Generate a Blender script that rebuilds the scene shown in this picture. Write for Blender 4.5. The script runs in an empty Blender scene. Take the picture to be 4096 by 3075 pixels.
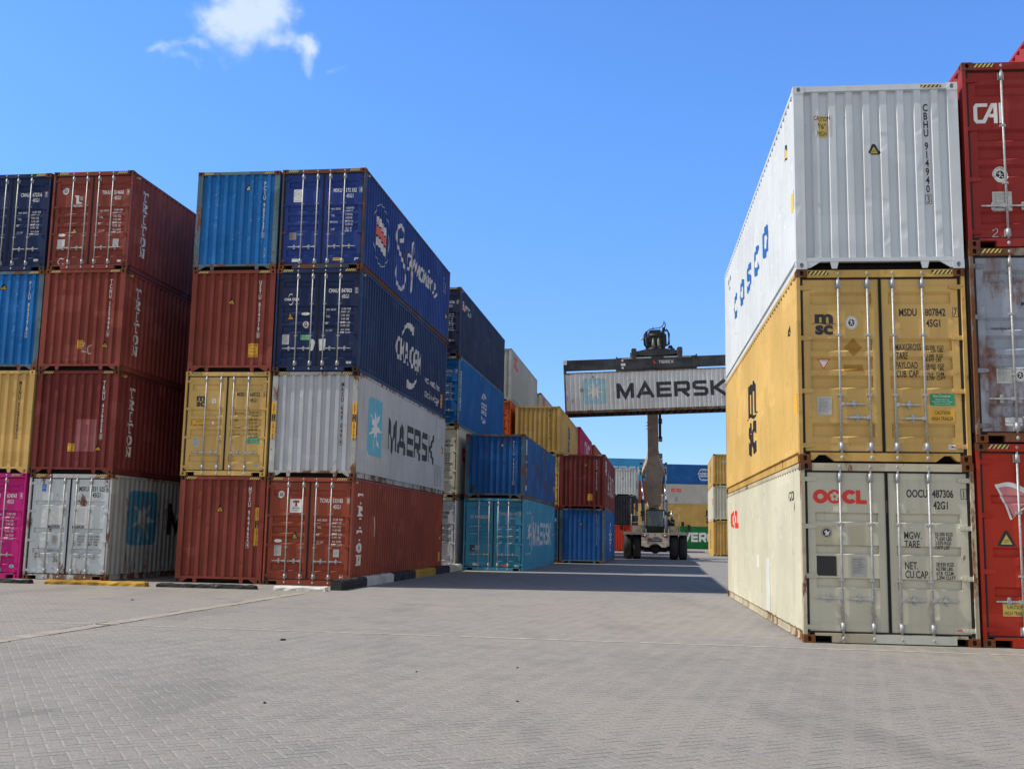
import bpy, bmesh, math, random
from mathutils import Vector, Matrix
from mathutils.geometry import tessellate_polygon
R = math.radians
random.seed(7)
C = bpy.context.scene.collection
SC = bpy.context.scene

# ------------------------------------------------------------------ camera
cam = bpy.data.cameras.new('camera')
cam.sensor_width = 36.0
cam.lens = 36.0 * 4268.2 / 4096.0
cam.clip_start = 0.1
cam.clip_end = 3000
camo = bpy.data.objects.new('camera', cam)
C.objects.link(camo)
pt, rl = 0.13932, 0.01876
fwd = Vector((0, math.cos(pt), math.sin(pt)))
up0 = Vector((0, -math.sin(pt), math.cos(pt)))
rt0 = Vector((1, 0, 0))
# screen right / up after roll
rt = rt0 * math.cos(rl) + up0 * math.sin(rl)
up = -rt0 * math.sin(rl) + up0 * math.cos(rl)
M = Matrix((rt, up, -fwd)).transposed().to_4x4()
M.translation = Vector((0, 0, 1.459))
camo.matrix_world = M
SC.camera = camo
# ------------------------------------------------------------------ sky
SUN_EL = R(48.6)
SUN_DIR = Vector((-math.cos(SUN_EL), -0.012 * math.cos(SUN_EL), math.sin(SUN_EL))).normalized()
world = bpy.data.worlds.new('World')
SC.world = world
world.use_nodes = True
wt = world.node_tree
for n in list(wt.nodes): wt.nodes.remove(n)


class NT:
    """small helper for building node trees"""
    def __init__(s, tree): s.t = tree
    def n(s, typ, **kw):
        nd = s.t.nodes.new(typ)
        for k, v in kw.items():
            if hasattr(nd, k): setattr(nd, k, v)
        return nd
    def link(s, a, b): s.t.links.new(a, b)
    def put(s, sock, val):
        if hasattr(val, 'links'): s.t.links.new(val, sock)
        elif val is not None: sock.default_value = val
    def math(s, op, a, b=None, c=None, clamp=False):
        nd = s.n('ShaderNodeMath', operation=op, use_clamp=clamp)
        s.put(nd.inputs[0], a)
        if b is not None: s.put(nd.inputs[1], b)
        if c is not None: s.put(nd.inputs[2], c)
        return nd.outputs[0]
    def vmath(s, op, a, b=None):
        nd = s.n('ShaderNodeVectorMath', operation=op)
        s.put(nd.inputs[0], a)
        if b is not None: s.put(nd.inputs[1], b)
        return nd.outputs['Value'] if op in ('DOT_PRODUCT', 'LENGTH') else nd.outputs[0]
    def mix(s, f, a, b, mode='MIX'):
        nd = s.n('ShaderNodeMix', data_type='RGBA', blend_type=mode)
        nd.clamp_factor = True
        s.put(nd.inputs[0], f); s.put(nd.inputs[6], a); s.put(nd.inputs[7], b)
        return nd.outputs[2]
    def noise(s, vec, scale, detail=4, rough=.55, dist=0):
        nd = s.n('ShaderNodeTexNoise')
        if vec is not None: s.put(nd.inputs['Vector'], vec)
        nd.inputs['Scale'].default_value = scale
        nd.inputs['Detail'].default_value = detail
        nd.inputs['Roughness'].default_value = rough
        nd.inputs['Distortion'].default_value = dist
        return nd.outputs[0]
    def ramp(s, f, lo, hi, a=0.0, b=1.0):
        nd = s.n('ShaderNodeMapRange', interpolation_type='SMOOTHSTEP')
        s.put(nd.inputs[0], f)
        nd.inputs[1].default_value = lo; nd.inputs[2].default_value = hi
        nd.inputs[3].default_value = a; nd.inputs[4].default_value = b
        return nd.outputs[0]
    def scale(s, vec, sx, sy, sz):
        return s.vmath('MULTIPLY', vec, (sx, sy, sz))


W_ = NT(wt)
sky = W_.n('ShaderNodeTexSky', sky_type='NISHITA')
sky.sun_disc = False
sky.sun_elevation = SUN_EL
sky.sun_rotation = R(270)
sky.altitude = 10
sky.air_density = 1.0
sky.dust_density = 0.15
sky.ozone_density = 2.5
tc = W_.n('ShaderNodeTexCoord')
D = tc.outputs['Generated']
cc = Vector((-0.2181, 0.8753, 0.4316)).normalized()
cr = Vector((cc.y, -cc.x, 0)).normalized()
cu = cr.cross(cc)
dz = W_.vmath('DOT_PRODUCT', D, tuple(cc))
du = W_.math('DIVIDE', W_.vmath('DOT_PRODUCT', D, tuple(cr)), W_.math('MAXIMUM', dz, .05))
dv = W_.math('DIVIDE', W_.vmath('DOT_PRODUCT', D, tuple(cu)), W_.math('MAXIMUM', dz, .05))
comb = W_.n('ShaderNodeCombineXYZ')
W_.put(comb.inputs[0], du); W_.put(comb.inputs[1], dv)
P2 = comb.outputs[0]
warp = W_.n('ShaderNodeTexNoise')
W_.put(warp.inputs['Vector'], P2)
warp.inputs['Scale'].default_value = 26; warp.inputs['Detail'].default_value = 5
wv = W_.vmath('SUBTRACT', warp.outputs[1], (.5, .5, .5))
Pw = W_.vmath('ADD', P2, W_.scale(wv, .042, .042, 0))
sepw = W_.n('ShaderNodeSeparateXYZ'); W_.put(sepw.inputs[0], Pw)
wx, wy = sepw.outputs[0], sepw.outputs[1]
field = None
for bx, by, rx, ry, wgt in [(1130, 230, 350, 240, 1.2), (760, 330, 260, 160, .85), (1340, 90, 230, 190, .7), (1560, 430, 280, 90, .66), (1000, 520, 260, 170, .60),
                            (1800, 440, 120, 85, .64), (1740, 600, 95, 190, .68), (230, 590, 190, 70, .66), (540, 560, 170, 60, .56),
                            (470, 720, 240, 80, .48), (2010, 660, 80, 35, .36), (1150, -60, 420, 150, .62), (800, 40, 70, 50, .45)]:
    ex = (bx / 2.765 + 600 - 1070) / 4268.2; ey = -(by / 2.765 - 110) / 4268.2
    ax = rx / 2.765 / 4268.2; ay = ry / 2.765 / 4268.2
    qx = W_.math('MULTIPLY', W_.math('SUBTRACT', wx, ex), 1 / ax)
    qy = W_.math('MULTIPLY', W_.math('SUBTRACT', wy, ey), 1 / ay)
    d2 = W_.math('ADD', W_.math('MULTIPLY', qx, qx), W_.math('MULTIPLY', qy, qy))
    b = W_.math('MULTIPLY', W_.math('EXPONENT', W_.math('MULTIPLY', d2, -1.1)), wgt)
    field = b if field is None else W_.math('ADD', field, b)
cn = W_.noise(P2, 42, 10, .66, .5)
dens = W_.math('ADD', field, W_.math('MULTIPLY', W_.math('SUBTRACT', cn, .5), W_.math('ADD', 1.15, W_.math('MULTIPLY', field, .35))))
alpha = W_.ramp(dens, .18, 1.40)
alpha = W_.math('MULTIPLY', alpha, W_.math('GREATER_THAN', dz, .5))
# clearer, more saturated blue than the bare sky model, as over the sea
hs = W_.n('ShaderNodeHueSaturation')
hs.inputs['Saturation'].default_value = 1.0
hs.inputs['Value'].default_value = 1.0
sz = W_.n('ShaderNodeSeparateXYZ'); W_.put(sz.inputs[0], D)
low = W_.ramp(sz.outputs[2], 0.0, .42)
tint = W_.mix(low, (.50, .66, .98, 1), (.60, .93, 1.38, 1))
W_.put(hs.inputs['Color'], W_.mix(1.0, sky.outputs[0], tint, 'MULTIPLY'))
# deep blue to the north (ahead), unseen rest greyed and dimmed to cut fill light
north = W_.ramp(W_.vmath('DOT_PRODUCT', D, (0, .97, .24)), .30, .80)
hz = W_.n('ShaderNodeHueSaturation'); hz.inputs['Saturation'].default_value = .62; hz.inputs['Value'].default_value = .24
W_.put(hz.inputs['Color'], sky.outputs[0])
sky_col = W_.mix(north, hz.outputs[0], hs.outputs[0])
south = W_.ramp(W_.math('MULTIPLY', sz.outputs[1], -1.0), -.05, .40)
cum = W_.ramp(W_.noise(D, 2.6, 7, .6, .4), .34, .52)  # unseen cumulus to the south (behind), put in to light the fronts
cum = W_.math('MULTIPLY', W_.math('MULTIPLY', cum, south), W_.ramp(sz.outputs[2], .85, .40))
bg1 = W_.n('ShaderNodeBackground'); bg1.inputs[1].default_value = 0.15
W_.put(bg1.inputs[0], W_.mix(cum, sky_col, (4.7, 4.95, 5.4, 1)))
bg2 = W_.n('ShaderNodeBackground'); bg2.inputs[1].default_value = 1.0
bg2.inputs[0].default_value = (.62, .72, .86, 1)
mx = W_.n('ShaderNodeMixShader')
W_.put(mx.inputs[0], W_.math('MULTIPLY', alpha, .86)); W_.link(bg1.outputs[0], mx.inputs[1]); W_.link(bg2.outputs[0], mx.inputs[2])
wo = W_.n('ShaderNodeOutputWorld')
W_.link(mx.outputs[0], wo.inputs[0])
# ------------------------------------------------------------------ sun, exposure
sl = bpy.data.lights.new('sun', 'SUN')
sl.energy = 4.0
sl.angle = R(0.53)
sl.color = (1.0, .94, .84)
so = bpy.data.objects.new('sun', sl)
C.objects.link(so)
so.location = (-30, 0, 60)
so.rotation_euler = SUN_DIR.to_track_quat('Z', 'Y').to_euler()
SC.view_settings.view_transform = 'Standard'
SC.view_settings.look = 'None'
SC.view_settings.exposure = 0.3
SC.view_settings.gamma = 1
SC.view_settings.use_curve_mapping = False

# ------------------------------------------------------------------ object helpers
def tag(o, label=None, cat=None, group=None, kind=None):
    if label: o['label'] = label
    if cat: o['category'] = cat
    if group: o['group'] = group
    if kind: o['kind'] = kind
    return o


def empty(name, loc, rot=(0, 0, 0)):
    o = bpy.data.objects.new(name, None)
    o.empty_display_size = .3
    C.objects.link(o)
    o.location = loc
    o.rotation_euler = rot
    return o


def add(name, mesh, mats, parent=None, loc=(0, 0, 0), rot=(0, 0, 0)):
    """link a mesh object; materials live on the object so meshes can be shared"""
    o = bpy.data.objects.new(name, mesh)
    C.objects.link(o)
    if parent: o.parent = parent
    o.location = loc
    o.rotation_euler = rot
    if not isinstance(mats, (list, tuple)): mats = [mats]
    while len(mesh.materials) < len(mats): mesh.materials.append(None)
    for i, m in enumerate(mats):
        o.material_slots[i].link = 'OBJECT'
        o.material_slots[i].material = m
    return o


class MB:
    """collects faces for one mesh"""
    def __init__(s): s.v = []; s.f = []; s.m = []; s.sm = []
    def face(s, pts, m=0, smooth=False):
        b = len(s.v); s.v += [tuple(p) for p in pts]; s.f.append(tuple(range(b, b + len(pts)))); s.m.append(m); s.sm.append(smooth)
    def box(s, x0, x1, y0, y1, z0, z1, m=0):
        b = len(s.v)
        s.v += [(x, y, z) for z in (z0, z1) for y in (y0, y1) for x in (x0, x1)]
        for f in ((0, 2, 3, 1), (4, 5, 7, 6), (0, 1, 5, 4), (2, 6, 7, 3), (0, 4, 6, 2), (1, 3, 7, 5)):
            s.f.append(tuple(b + i for i in f)); s.m.append(m); s.sm.append(False)
        return s
    def cbox(s, c, e, m=0):
        return s.box(c[0] - e[0] / 2, c[0] + e[0] / 2, c[1] - e[1] / 2, c[1] + e[1] / 2, c[2] - e[2] / 2, c[2] + e[2] / 2, m)
    def prism(s, pts, axis, a, b, m=0):
        """extrude a 2D outline along an axis (0 x, 1 y, 2 z) from a to b"""
        def p3(p, t):
            return ((t, p[0], p[1]), (p[0], t, p[1]), (p[0], p[1], t))[axis]
        n = len(pts); o = len(s.v)
        s.v += [p3(p, a) for p in pts] + [p3(p, b) for p in pts]
        s.f.append(tuple(range(o, o + n))); s.f.append(tuple(range(o + 2 * n - 1, o + n - 1, -1)))
        s.m += [m, m]; s.sm += [False, False]
        for i in range(n):
            j = (i + 1) % n
            s.f.append((o + i, o + j, o + n + j, o + n + i)); s.m.append(m); s.sm.append(False)
        return s
    def tube(s, pts, r, n=10, m=0, caps=True):
        """round tube through points; r a number or one radius per point"""
        pts = [Vector(p) for p in pts]
        rs = r if isinstance(r, (list, tuple)) else [r] * len(pts)
        prev = None; o = len(s.v)
        for i, p in enumerate(pts):
            d = (pts[min(i + 1, len(pts) - 1)] - pts[max(i - 1, 0)]).normalized()
            a = d.orthogonal().normalized() if prev is None else (prev - d * prev.dot(d)).normalized()
            prev = a; c = d.cross(a)
            for k in range(n):
                t = 2 * math.pi * k / n
                s.v.append(tuple(p + (a * math.cos(t) + c * math.sin(t)) * rs[i]))
        for i in range(len(pts) - 1):
            for k in range(n):
                k2 = (k + 1) % n
                s.f.append((o + i * n + k, o + i * n + k2, o + (i + 1) * n + k2, o + (i + 1) * n + k)); s.m.append(m); s.sm.append(True)
        if caps:
            s.f.append(tuple(o + k for k in range(n))[::-1]); s.m.append(m); s.sm.append(False)
            e = o + (len(pts) - 1) * n
            s.f.append(tuple(e + k for k in range(n))); s.m.append(m); s.sm.append(False)
        return s
    def lathe(s, prof, origin, axis=0, n=28, m=0):
        """prof: (along, radius) list, turned about an axis through origin"""
        o = len(s.v); ox = Vector(origin)
        for a, r in prof:
            for k in range(n):
                t = 2 * math.pi * k / n
                q = (a, r * math.cos(t), r * math.sin(t))
                q = (q, (q[1], q[0], q[2]), (q[1], q[2], q[0]))[axis]
                s.v.append(tuple(ox + Vector(q)))
        for i in range(len(prof) - 1):
            for k in range(n):
                k2 = (k + 1) % n
                s.f.append((o + i * n + k, o + i * n + k2, o + (i + 1) * n + k2, o + (i + 1) * n + k)); s.m.append(m); s.sm.append(True)
        return s
    def mesh(s, name, fix=True):
        me = bpy.data.meshes.new(name)
        me.from_pydata(s.v, [], s.f)
        for i, p in enumerate(me.polygons):
            p.material_index = s.m[i]; p.use_smooth = s.sm[i]
        if fix:
            bm = bmesh.new(); bm.from_mesh(me)
            bmesh.ops.recalc_face_normals(bm, faces=bm.faces)
            bm.to_mesh(me); bm.free()
        me.update()
        return me


_cache = {}
def cached(key, fn):
    if key not in _cache: _cache[key] = fn()
    return _cache[key]

# ------------------------------------------------------------------ materials
def new_mat(name):
    m = bpy.data.materials.new(name); m.use_nodes = True
    t = m.node_tree
    for n in list(t.nodes): t.nodes.remove(n)
    k = NT(t)
    out = k.n('ShaderNodeOutputMaterial'); p = k.n('ShaderNodeBsdfPrincipled')
    k.link(p.outputs[0], out.inputs[0])
    return m, k, p


RUST1 = (.115, .042, .018, 1)
RUST2 = (.235, .095, .04, 1)
_mats = {}
def paint(name, rgb, rust=.15, fade=.16, rough=.42, dirt=.25, chips=.3, chipcol=None, soft=0.0):
    """old marine paint on steel: uneven fade, run-down dirt, rust blooms and chips"""
    if name in _mats: return _mats[name]
    m, k, p = new_mat(name)
    tco = k.n('ShaderNodeTexCoord'); oi = k.n('ShaderNodeObjectInfo')
    vec = k.vmath('ADD', tco.outputs['Object'], k.scale(k.vmath('ADD', oi.outputs['Location'], (3.1, 1.7, 0.4)), 1.37, .73, 2.11))
    base = (*rgb, 1)
    light = tuple(min(1, c * (1 + fade) + .035 * fade) for c in rgb) + (1,)
    dark = tuple(c * (1 - fade) for c in rgb) + (1,)
    big = k.noise(vec, .55, 5, .6)
    col = k.mix(k.ramp(big, .3, .7), dark, light)
    runs = k.noise(k.scale(vec, 7, 7, .35), 1.0, 5, .6)
    col = k.mix(k.math('MULTIPLY', k.ramp(runs, .5, .78), dirt), col, (.09, .075, .06, 1))
    pale = k.noise(k.scale(vec, 9, 9, .5), 1.0, 3, .5)
    col = k.mix(k.math('MULTIPLY', k.ramp(pale, .58, .8), fade * .9), col, tuple(min(1, c * 1.5 + .05) for c in rgb) + (1,))
    # touched-up rectangles
    sx = k.n('ShaderNodeSeparateXYZ'); k.put(sx.inputs[0], tco.outputs['Object'])
    so_ = k.n('ShaderNodeSeparateXYZ'); k.put(so_.inputs[0], oi.outputs['Location'])
    cb = k.n('ShaderNodeCombineXYZ'); k.put(cb.inputs[0], k.math('ADD', k.math('ADD', sx.outputs[0], sx.outputs[1]), k.math('MULTIPLY', so_.outputs[0], 3.7))); k.put(cb.inputs[1], k.math('ADD', sx.outputs[2], k.math('MULTIPLY', so_.outputs[2], 1.9)))
    br = k.n('ShaderNodeTexBrick'); k.put(br.inputs['Vector'], cb.outputs[0])
    br.inputs['Color1'].default_value = (0, 0, 0, 1); br.inputs['Color2'].default_value = (1, 1, 1, 1); br.inputs['Mortar'].default_value = (0, 0, 0, 1)
    br.inputs['Scale'].default_value = 1.0; br.inputs['Mortar Size'].default_value = .0; br.inputs['Brick Width'].default_value = .83; br.inputs['Row Height'].default_value = .47
    pm = k.ramp(br.outputs[0], .86, .88)
    pm = k.math('MULTIPLY', pm, k.ramp(k.noise(vec, 1.1, 2, .5), .44, .5))
    col = k.mix(k.math('MULTIPLY', pm, min(.8, fade * 4)), col, tuple(min(1, c * 1.22 + .018) for c in rgb) + (1,))
    # scuffs and scrapes
    scr = k.noise(k.scale(vec, 1.2, 1.2, 14), 1.6, 6, .7)
    scr2 = k.noise(vec, 1.4, 2, .5)
    col = k.mix(k.math('MULTIPLY', k.math('MULTIPLY', k.ramp(scr, .64, .70), k.ramp(scr2, .52, .62)), .5 * min(1, chips * 1.4)), col, tuple(c * .45 + .22 for c in rgb) + (1,))
    # rust
    rn = k.noise(k.scale(vec, 1, 1, .38), 3.6, 9, .70)
    rbig = k.noise(vec, .9, 2, .5)
    lv = .80 - .50 * rust
    rsum = k.math('ADD', rn, k.math('MULTIPLY', k.math('SUBTRACT', rbig, .5), .42))
    rsum = k.math('ADD', rsum, k.ramp(sx.outputs[2], .45, .05, 0, .045))
    rm = k.ramp(rsum, lv - soft * .5, lv + .07 + soft * .5)
    rcol = k.mix(k.noise(vec, 22, 4, .6), RUST1, RUST2)
    col = k.mix(k.math('MULTIPLY', rm, .92), col, rcol)
    ch = k.noise(vec, 19, 3, .5)
    ch2 = k.noise(vec, 1.7, 3, .6)
    cm = k.math('MULTIPLY', k.ramp(ch, .70 - .05 * chips, .73 - .05 * chips), k.ramp(ch2, .45, .6))
    col = k.mix(k.math('MULTIPLY', cm, min(1, chips * 1.6)), col, chipcol or rcol)
    k.put(p.inputs['Base Color'], col)
    rg = k.math('ADD', k.math('MULTIPLY', k.noise(vec, 6, 4, .6), .22), rough + .02)
    rg = k.math('ADD', rg, k.math('MULTIPLY', rm, .35), clamp=True)
    k.put(p.inputs['Roughness'], rg)
    p.inputs['Specular IOR Level'].default_value = .09
    dent = k.noise(vec, 1.3, 2, .5)
    fine = k.noise(vec, 38, 5, .65)
    hgt = k.math('ADD', k.math('MULTIPLY', dent, 1.0), k.math('MULTIPLY', fine, .035))
    hgt = k.math('ADD', hgt, k.math('MULTIPLY', k.ramp(k.noise(vec, 2.7, 1, .4), .60, .74), -.45))
    hgt = k.math('ADD', hgt, k.math('MULTIPLY', rm, k.math('MULTIPLY', fine, .12)))
    bp = k.n('ShaderNodeBump'); bp.inputs['Strength'].default_value = .55; bp.inputs['Distance'].default_value = .03
    k.put(bp.inputs['Height'], hgt)
    k.link(bp.outputs[0], p.inputs['Normal'])
    _mats[name] = m
    return m


def plain(name, rgb, rough=.5, metal=0.0, var=.15, bump=.0, vscale=8, spec=.4):
    if name in _mats: return _mats[name]
    m, k, p = new_mat(name)
    tco = k.n('ShaderNodeTexCoord')
    n = k.noise(tco.outputs['Object'], vscale, 5, .6)
    col = k.mix(k.ramp(n, .3, .7), tuple(c * (1 - var) for c in rgb) + (1,), tuple(min(1, c * (1 + var)) for c in rgb) + (1,))
    k.put(p.inputs['Base Color'], col)
    p.inputs['Metallic'].default_value = metal
    k.put(p.inputs['Roughness'], k.math('ADD', k.math('MULTIPLY', n, .2), rough - .1))
    p.inputs['Specular IOR Level'].default_value = spec
    if bump:
        bp = k.n('ShaderNodeBump'); bp.inputs['Strength'].default_value = bump; bp.inputs['Distance'].default_value = .01
        k.put(bp.inputs['Height'], k.noise(tco.outputs['Object'], vscale * 4, 5, .6)); k.link(bp.outputs[0], p.inputs['Normal'])
    _mats[name] = m
    return m


def ink(name, rgb, rough=.5, wear=.12):
    """paint or vinyl of a marking, a little uneven and worn"""
    if name in _mats: return _mats[name]
    m, k, p = new_mat(name)
    tco = k.n('ShaderNodeTexCoord')
    n = k.noise(tco.outputs['Object'], 3, 6, .6)
    col = k.mix(k.ramp(n, .3, .75), tuple(c * (1 - wear) for c in rgb) + (1,), tuple(min(1, c * (1 + wear * .5)) for c in rgb) + (1,))
    k.put(p.inputs['Base Color'], col)
    p.inputs['Roughness'].default_value = rough
    if wear >= .25:
        tr_ = k.n('ShaderNodeBsdfTransparent'); ms = k.n('ShaderNodeMixShader')
        ch = k.math('MULTIPLY', k.ramp(k.noise(tco.outputs['Object'], 7, 6, .7), .56, .62), k.ramp(k.noise(tco.outputs['Object'], 1.3, 3, .6), .45, .62))
        k.put(ms.inputs[0], k.math('MULTIPLY', ch, .8)); k.link(p.outputs[0], ms.inputs[1]); k.link(tr_.outputs[0], ms.inputs[2])
        k.link(ms.outputs[0], [q for q in m.node_tree.nodes if q.type == 'OUTPUT_MATERIAL'][0].inputs[0])
    _mats[name] = m
    return m


WHITE = ink('white_marking', (.78, .78, .76)); BLACK = ink('black_marking', (.018, .018, .022), .5, .2)
RED = ink('red_marking', (.72, .035, .02)); YEL = ink('yellow_label', (.80, .42, .03)); YEL2 = ink('pale_yellow_label', (.72, .55, .12))
GREEN = ink('green_label', (.02, .30, .13)); NAVYI = ink('navy_marking', (.015, .025, .08)); COSB = ink('blue_marking', (.02, .13, .42))
SKYB = ink('sky_blue_marking', (.13, .45, .62)); GREYI = ink('grey_marking', (.30, .31, .30)); SILV = plain('data_plate_metal', (.42, .42, .40), .45, .5)
ORNG = ink('orange_marking', (.75, .12, .03)); PINKI = ink('pink_marking', (.62, .22, .24)); TEAL = ink('dark_marking', (.02, .022, .035), .5, .3)
CREAM = ink('worn_white_marking', (.62, .60, .58), .55, .25); BLUEL = ink('blue_label', (.03, .16, .55)); LETTER = ink('faded_grey_lettering', (.55, .52, .54))
GALV = plain('galvanised_steel', (.40, .41, .42), .5, .3, .2, .15, 30, .3)
RUBBER = plain('black_rubber_gasket', (.018, .018, .019), .7, 0, .3, .2, 20)
UNDER = plain('dark_underside', (.03, .028, .027), .8, 0, .3)
PAPER = plain('weathered_paper', (.68, .69, .68), .8, 0, .08, .3, 20)
BRASS = plain('brass_padlock', (.45, .30, .06), .35, .9)

# ------------------------------------------------------------------ flat markings draped on surfaces
_txt = {}
def glyphs(s, bold=0.0):
    key = (s, bold)
    if key not in _txt:
        c = bpy.data.curves.new('lettering', 'FONT'); c.body = s; c.offset = bold; c.resolution_u = 3
        o = bpy.data.objects.new('lettering', c)
        m = o.to_mesh(); m.calc_loop_triangles()
        vs = [(v.co.x / .682, v.co.y / .682) for v in m.vertices]
        ts = [tuple(t.vertices) for t in m.loop_triangles]
        o.to_mesh_clear(); bpy.data.objects.remove(o); bpy.data.curves.remove(c)
        _txt[key] = (vs, ts)
    return _txt[key]


# wide square capitals as stroked skeletons on a unit height
GLY = {
    'M': (1.05, [[(0.1, 0), (0.1, 1)], [(.95, 0), (.95, 1)], [(.12, .95), (.525, .1), (.93, .95)]]),
    'A': (1.05, [[(0.06, 0), (.525, .93), (.99, 0)], [(.26, .3), (.79, .3)]]),
    'E': (.9, [[(.9, .9), (.1, .9), (.1, .1), (.9, .1)], [(.2, .5), (.85, .5)]]),
    'R': (.95, [[(.1, 0), (.1, 1)], [(.2, .9), (.78, .9), (.85, .83), (.85, .5), (.78, .43), (.2, .43)], [(.5, .38), (.88, 0)]]),
    'S': (.92, [[(.86, .9), (.2, .9), (.1, .82), (.1, .6), (.2, .52), (.74, .48), (.83, .4), (.83, .18), (.74, .1), (.06, .1)]]),
    'K': (.95, [[(.1, 0), (.1, 1)], [(.88, 1), (.28, .5), (.92, 0)]]),
    'V': (1.0, [[(.04, 1), (.5, .08), (.96, 1)]]),
    'G': (.98, [[(.88, .9), (.2, .9), (.1, .8), (.1, .2), (.2, .1), (.88, .1), (.88, .48), (.5, .48)]]),
    'N': (.98, [[(.1, 0), (.1, 1)], [(.12, .95), (.86, .05)], [(.88, 0), (.88, 1)]]),
    'C': (.95, [[(.9, .9), (.22, .9), (.1, .78), (.1, .22), (.22, .1), (.9, .1)]]),
    'O': (1.0, [[(.5, .9), (.22, .9), (.1, .78), (.1, .22), (.22, .1), (.78, .1), (.9, .22), (.9, .78), (.78, .9), (.5, .9)]]),
    'L': (.85, [[(.1, 1), (.1, .1), (.85, .1)]]), 'T': (.9, [[(0, .9), (.9, .9)], [(.45, .85), (.45, 0)]]),
    'I': (.35, [[(.17, 0), (.17, 1)]]), 'X': (.95, [[(.05, 1), (.9, 0)], [(.05, 0), (.9, 1)]]),
}


def star_pts(n, cx, cy, r, r2, rot=90, sx=1):
    return [(cx + sx * (r if i % 2 == 0 else r2) * math.cos(R(rot + 180 * i / n)), cy + (r if i % 2 == 0 else r2) * math.sin(R(rot + 180 * i / n))) for i in range(2 * n)]


def ell(cx, cy, rx, ry, n=24, a0=0, a1=360):
    return [(cx + rx * math.cos(R(a0 + (a1 - a0) * i / n)), cy + ry * math.sin(R(a0 + (a1 - a0) * i / n))) for i in range(n + (0 if a1 - a0 == 360 else 1))]


def rrect(x0, y0, x1, y1, r, n=4):
    o = []
    for cx, cy, a in ((x1 - r, y1 - r, 0), (x0 + r, y1 - r, 90), (x0 + r, y0 + r, 180), (x1 - r, y0 + r, 270)):
        o += [(cx + r * math.cos(R(a + 90 * i / n)), cy + r * math.sin(R(a + 90 * i / n))) for i in range(n + 1)]
    return o


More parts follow.
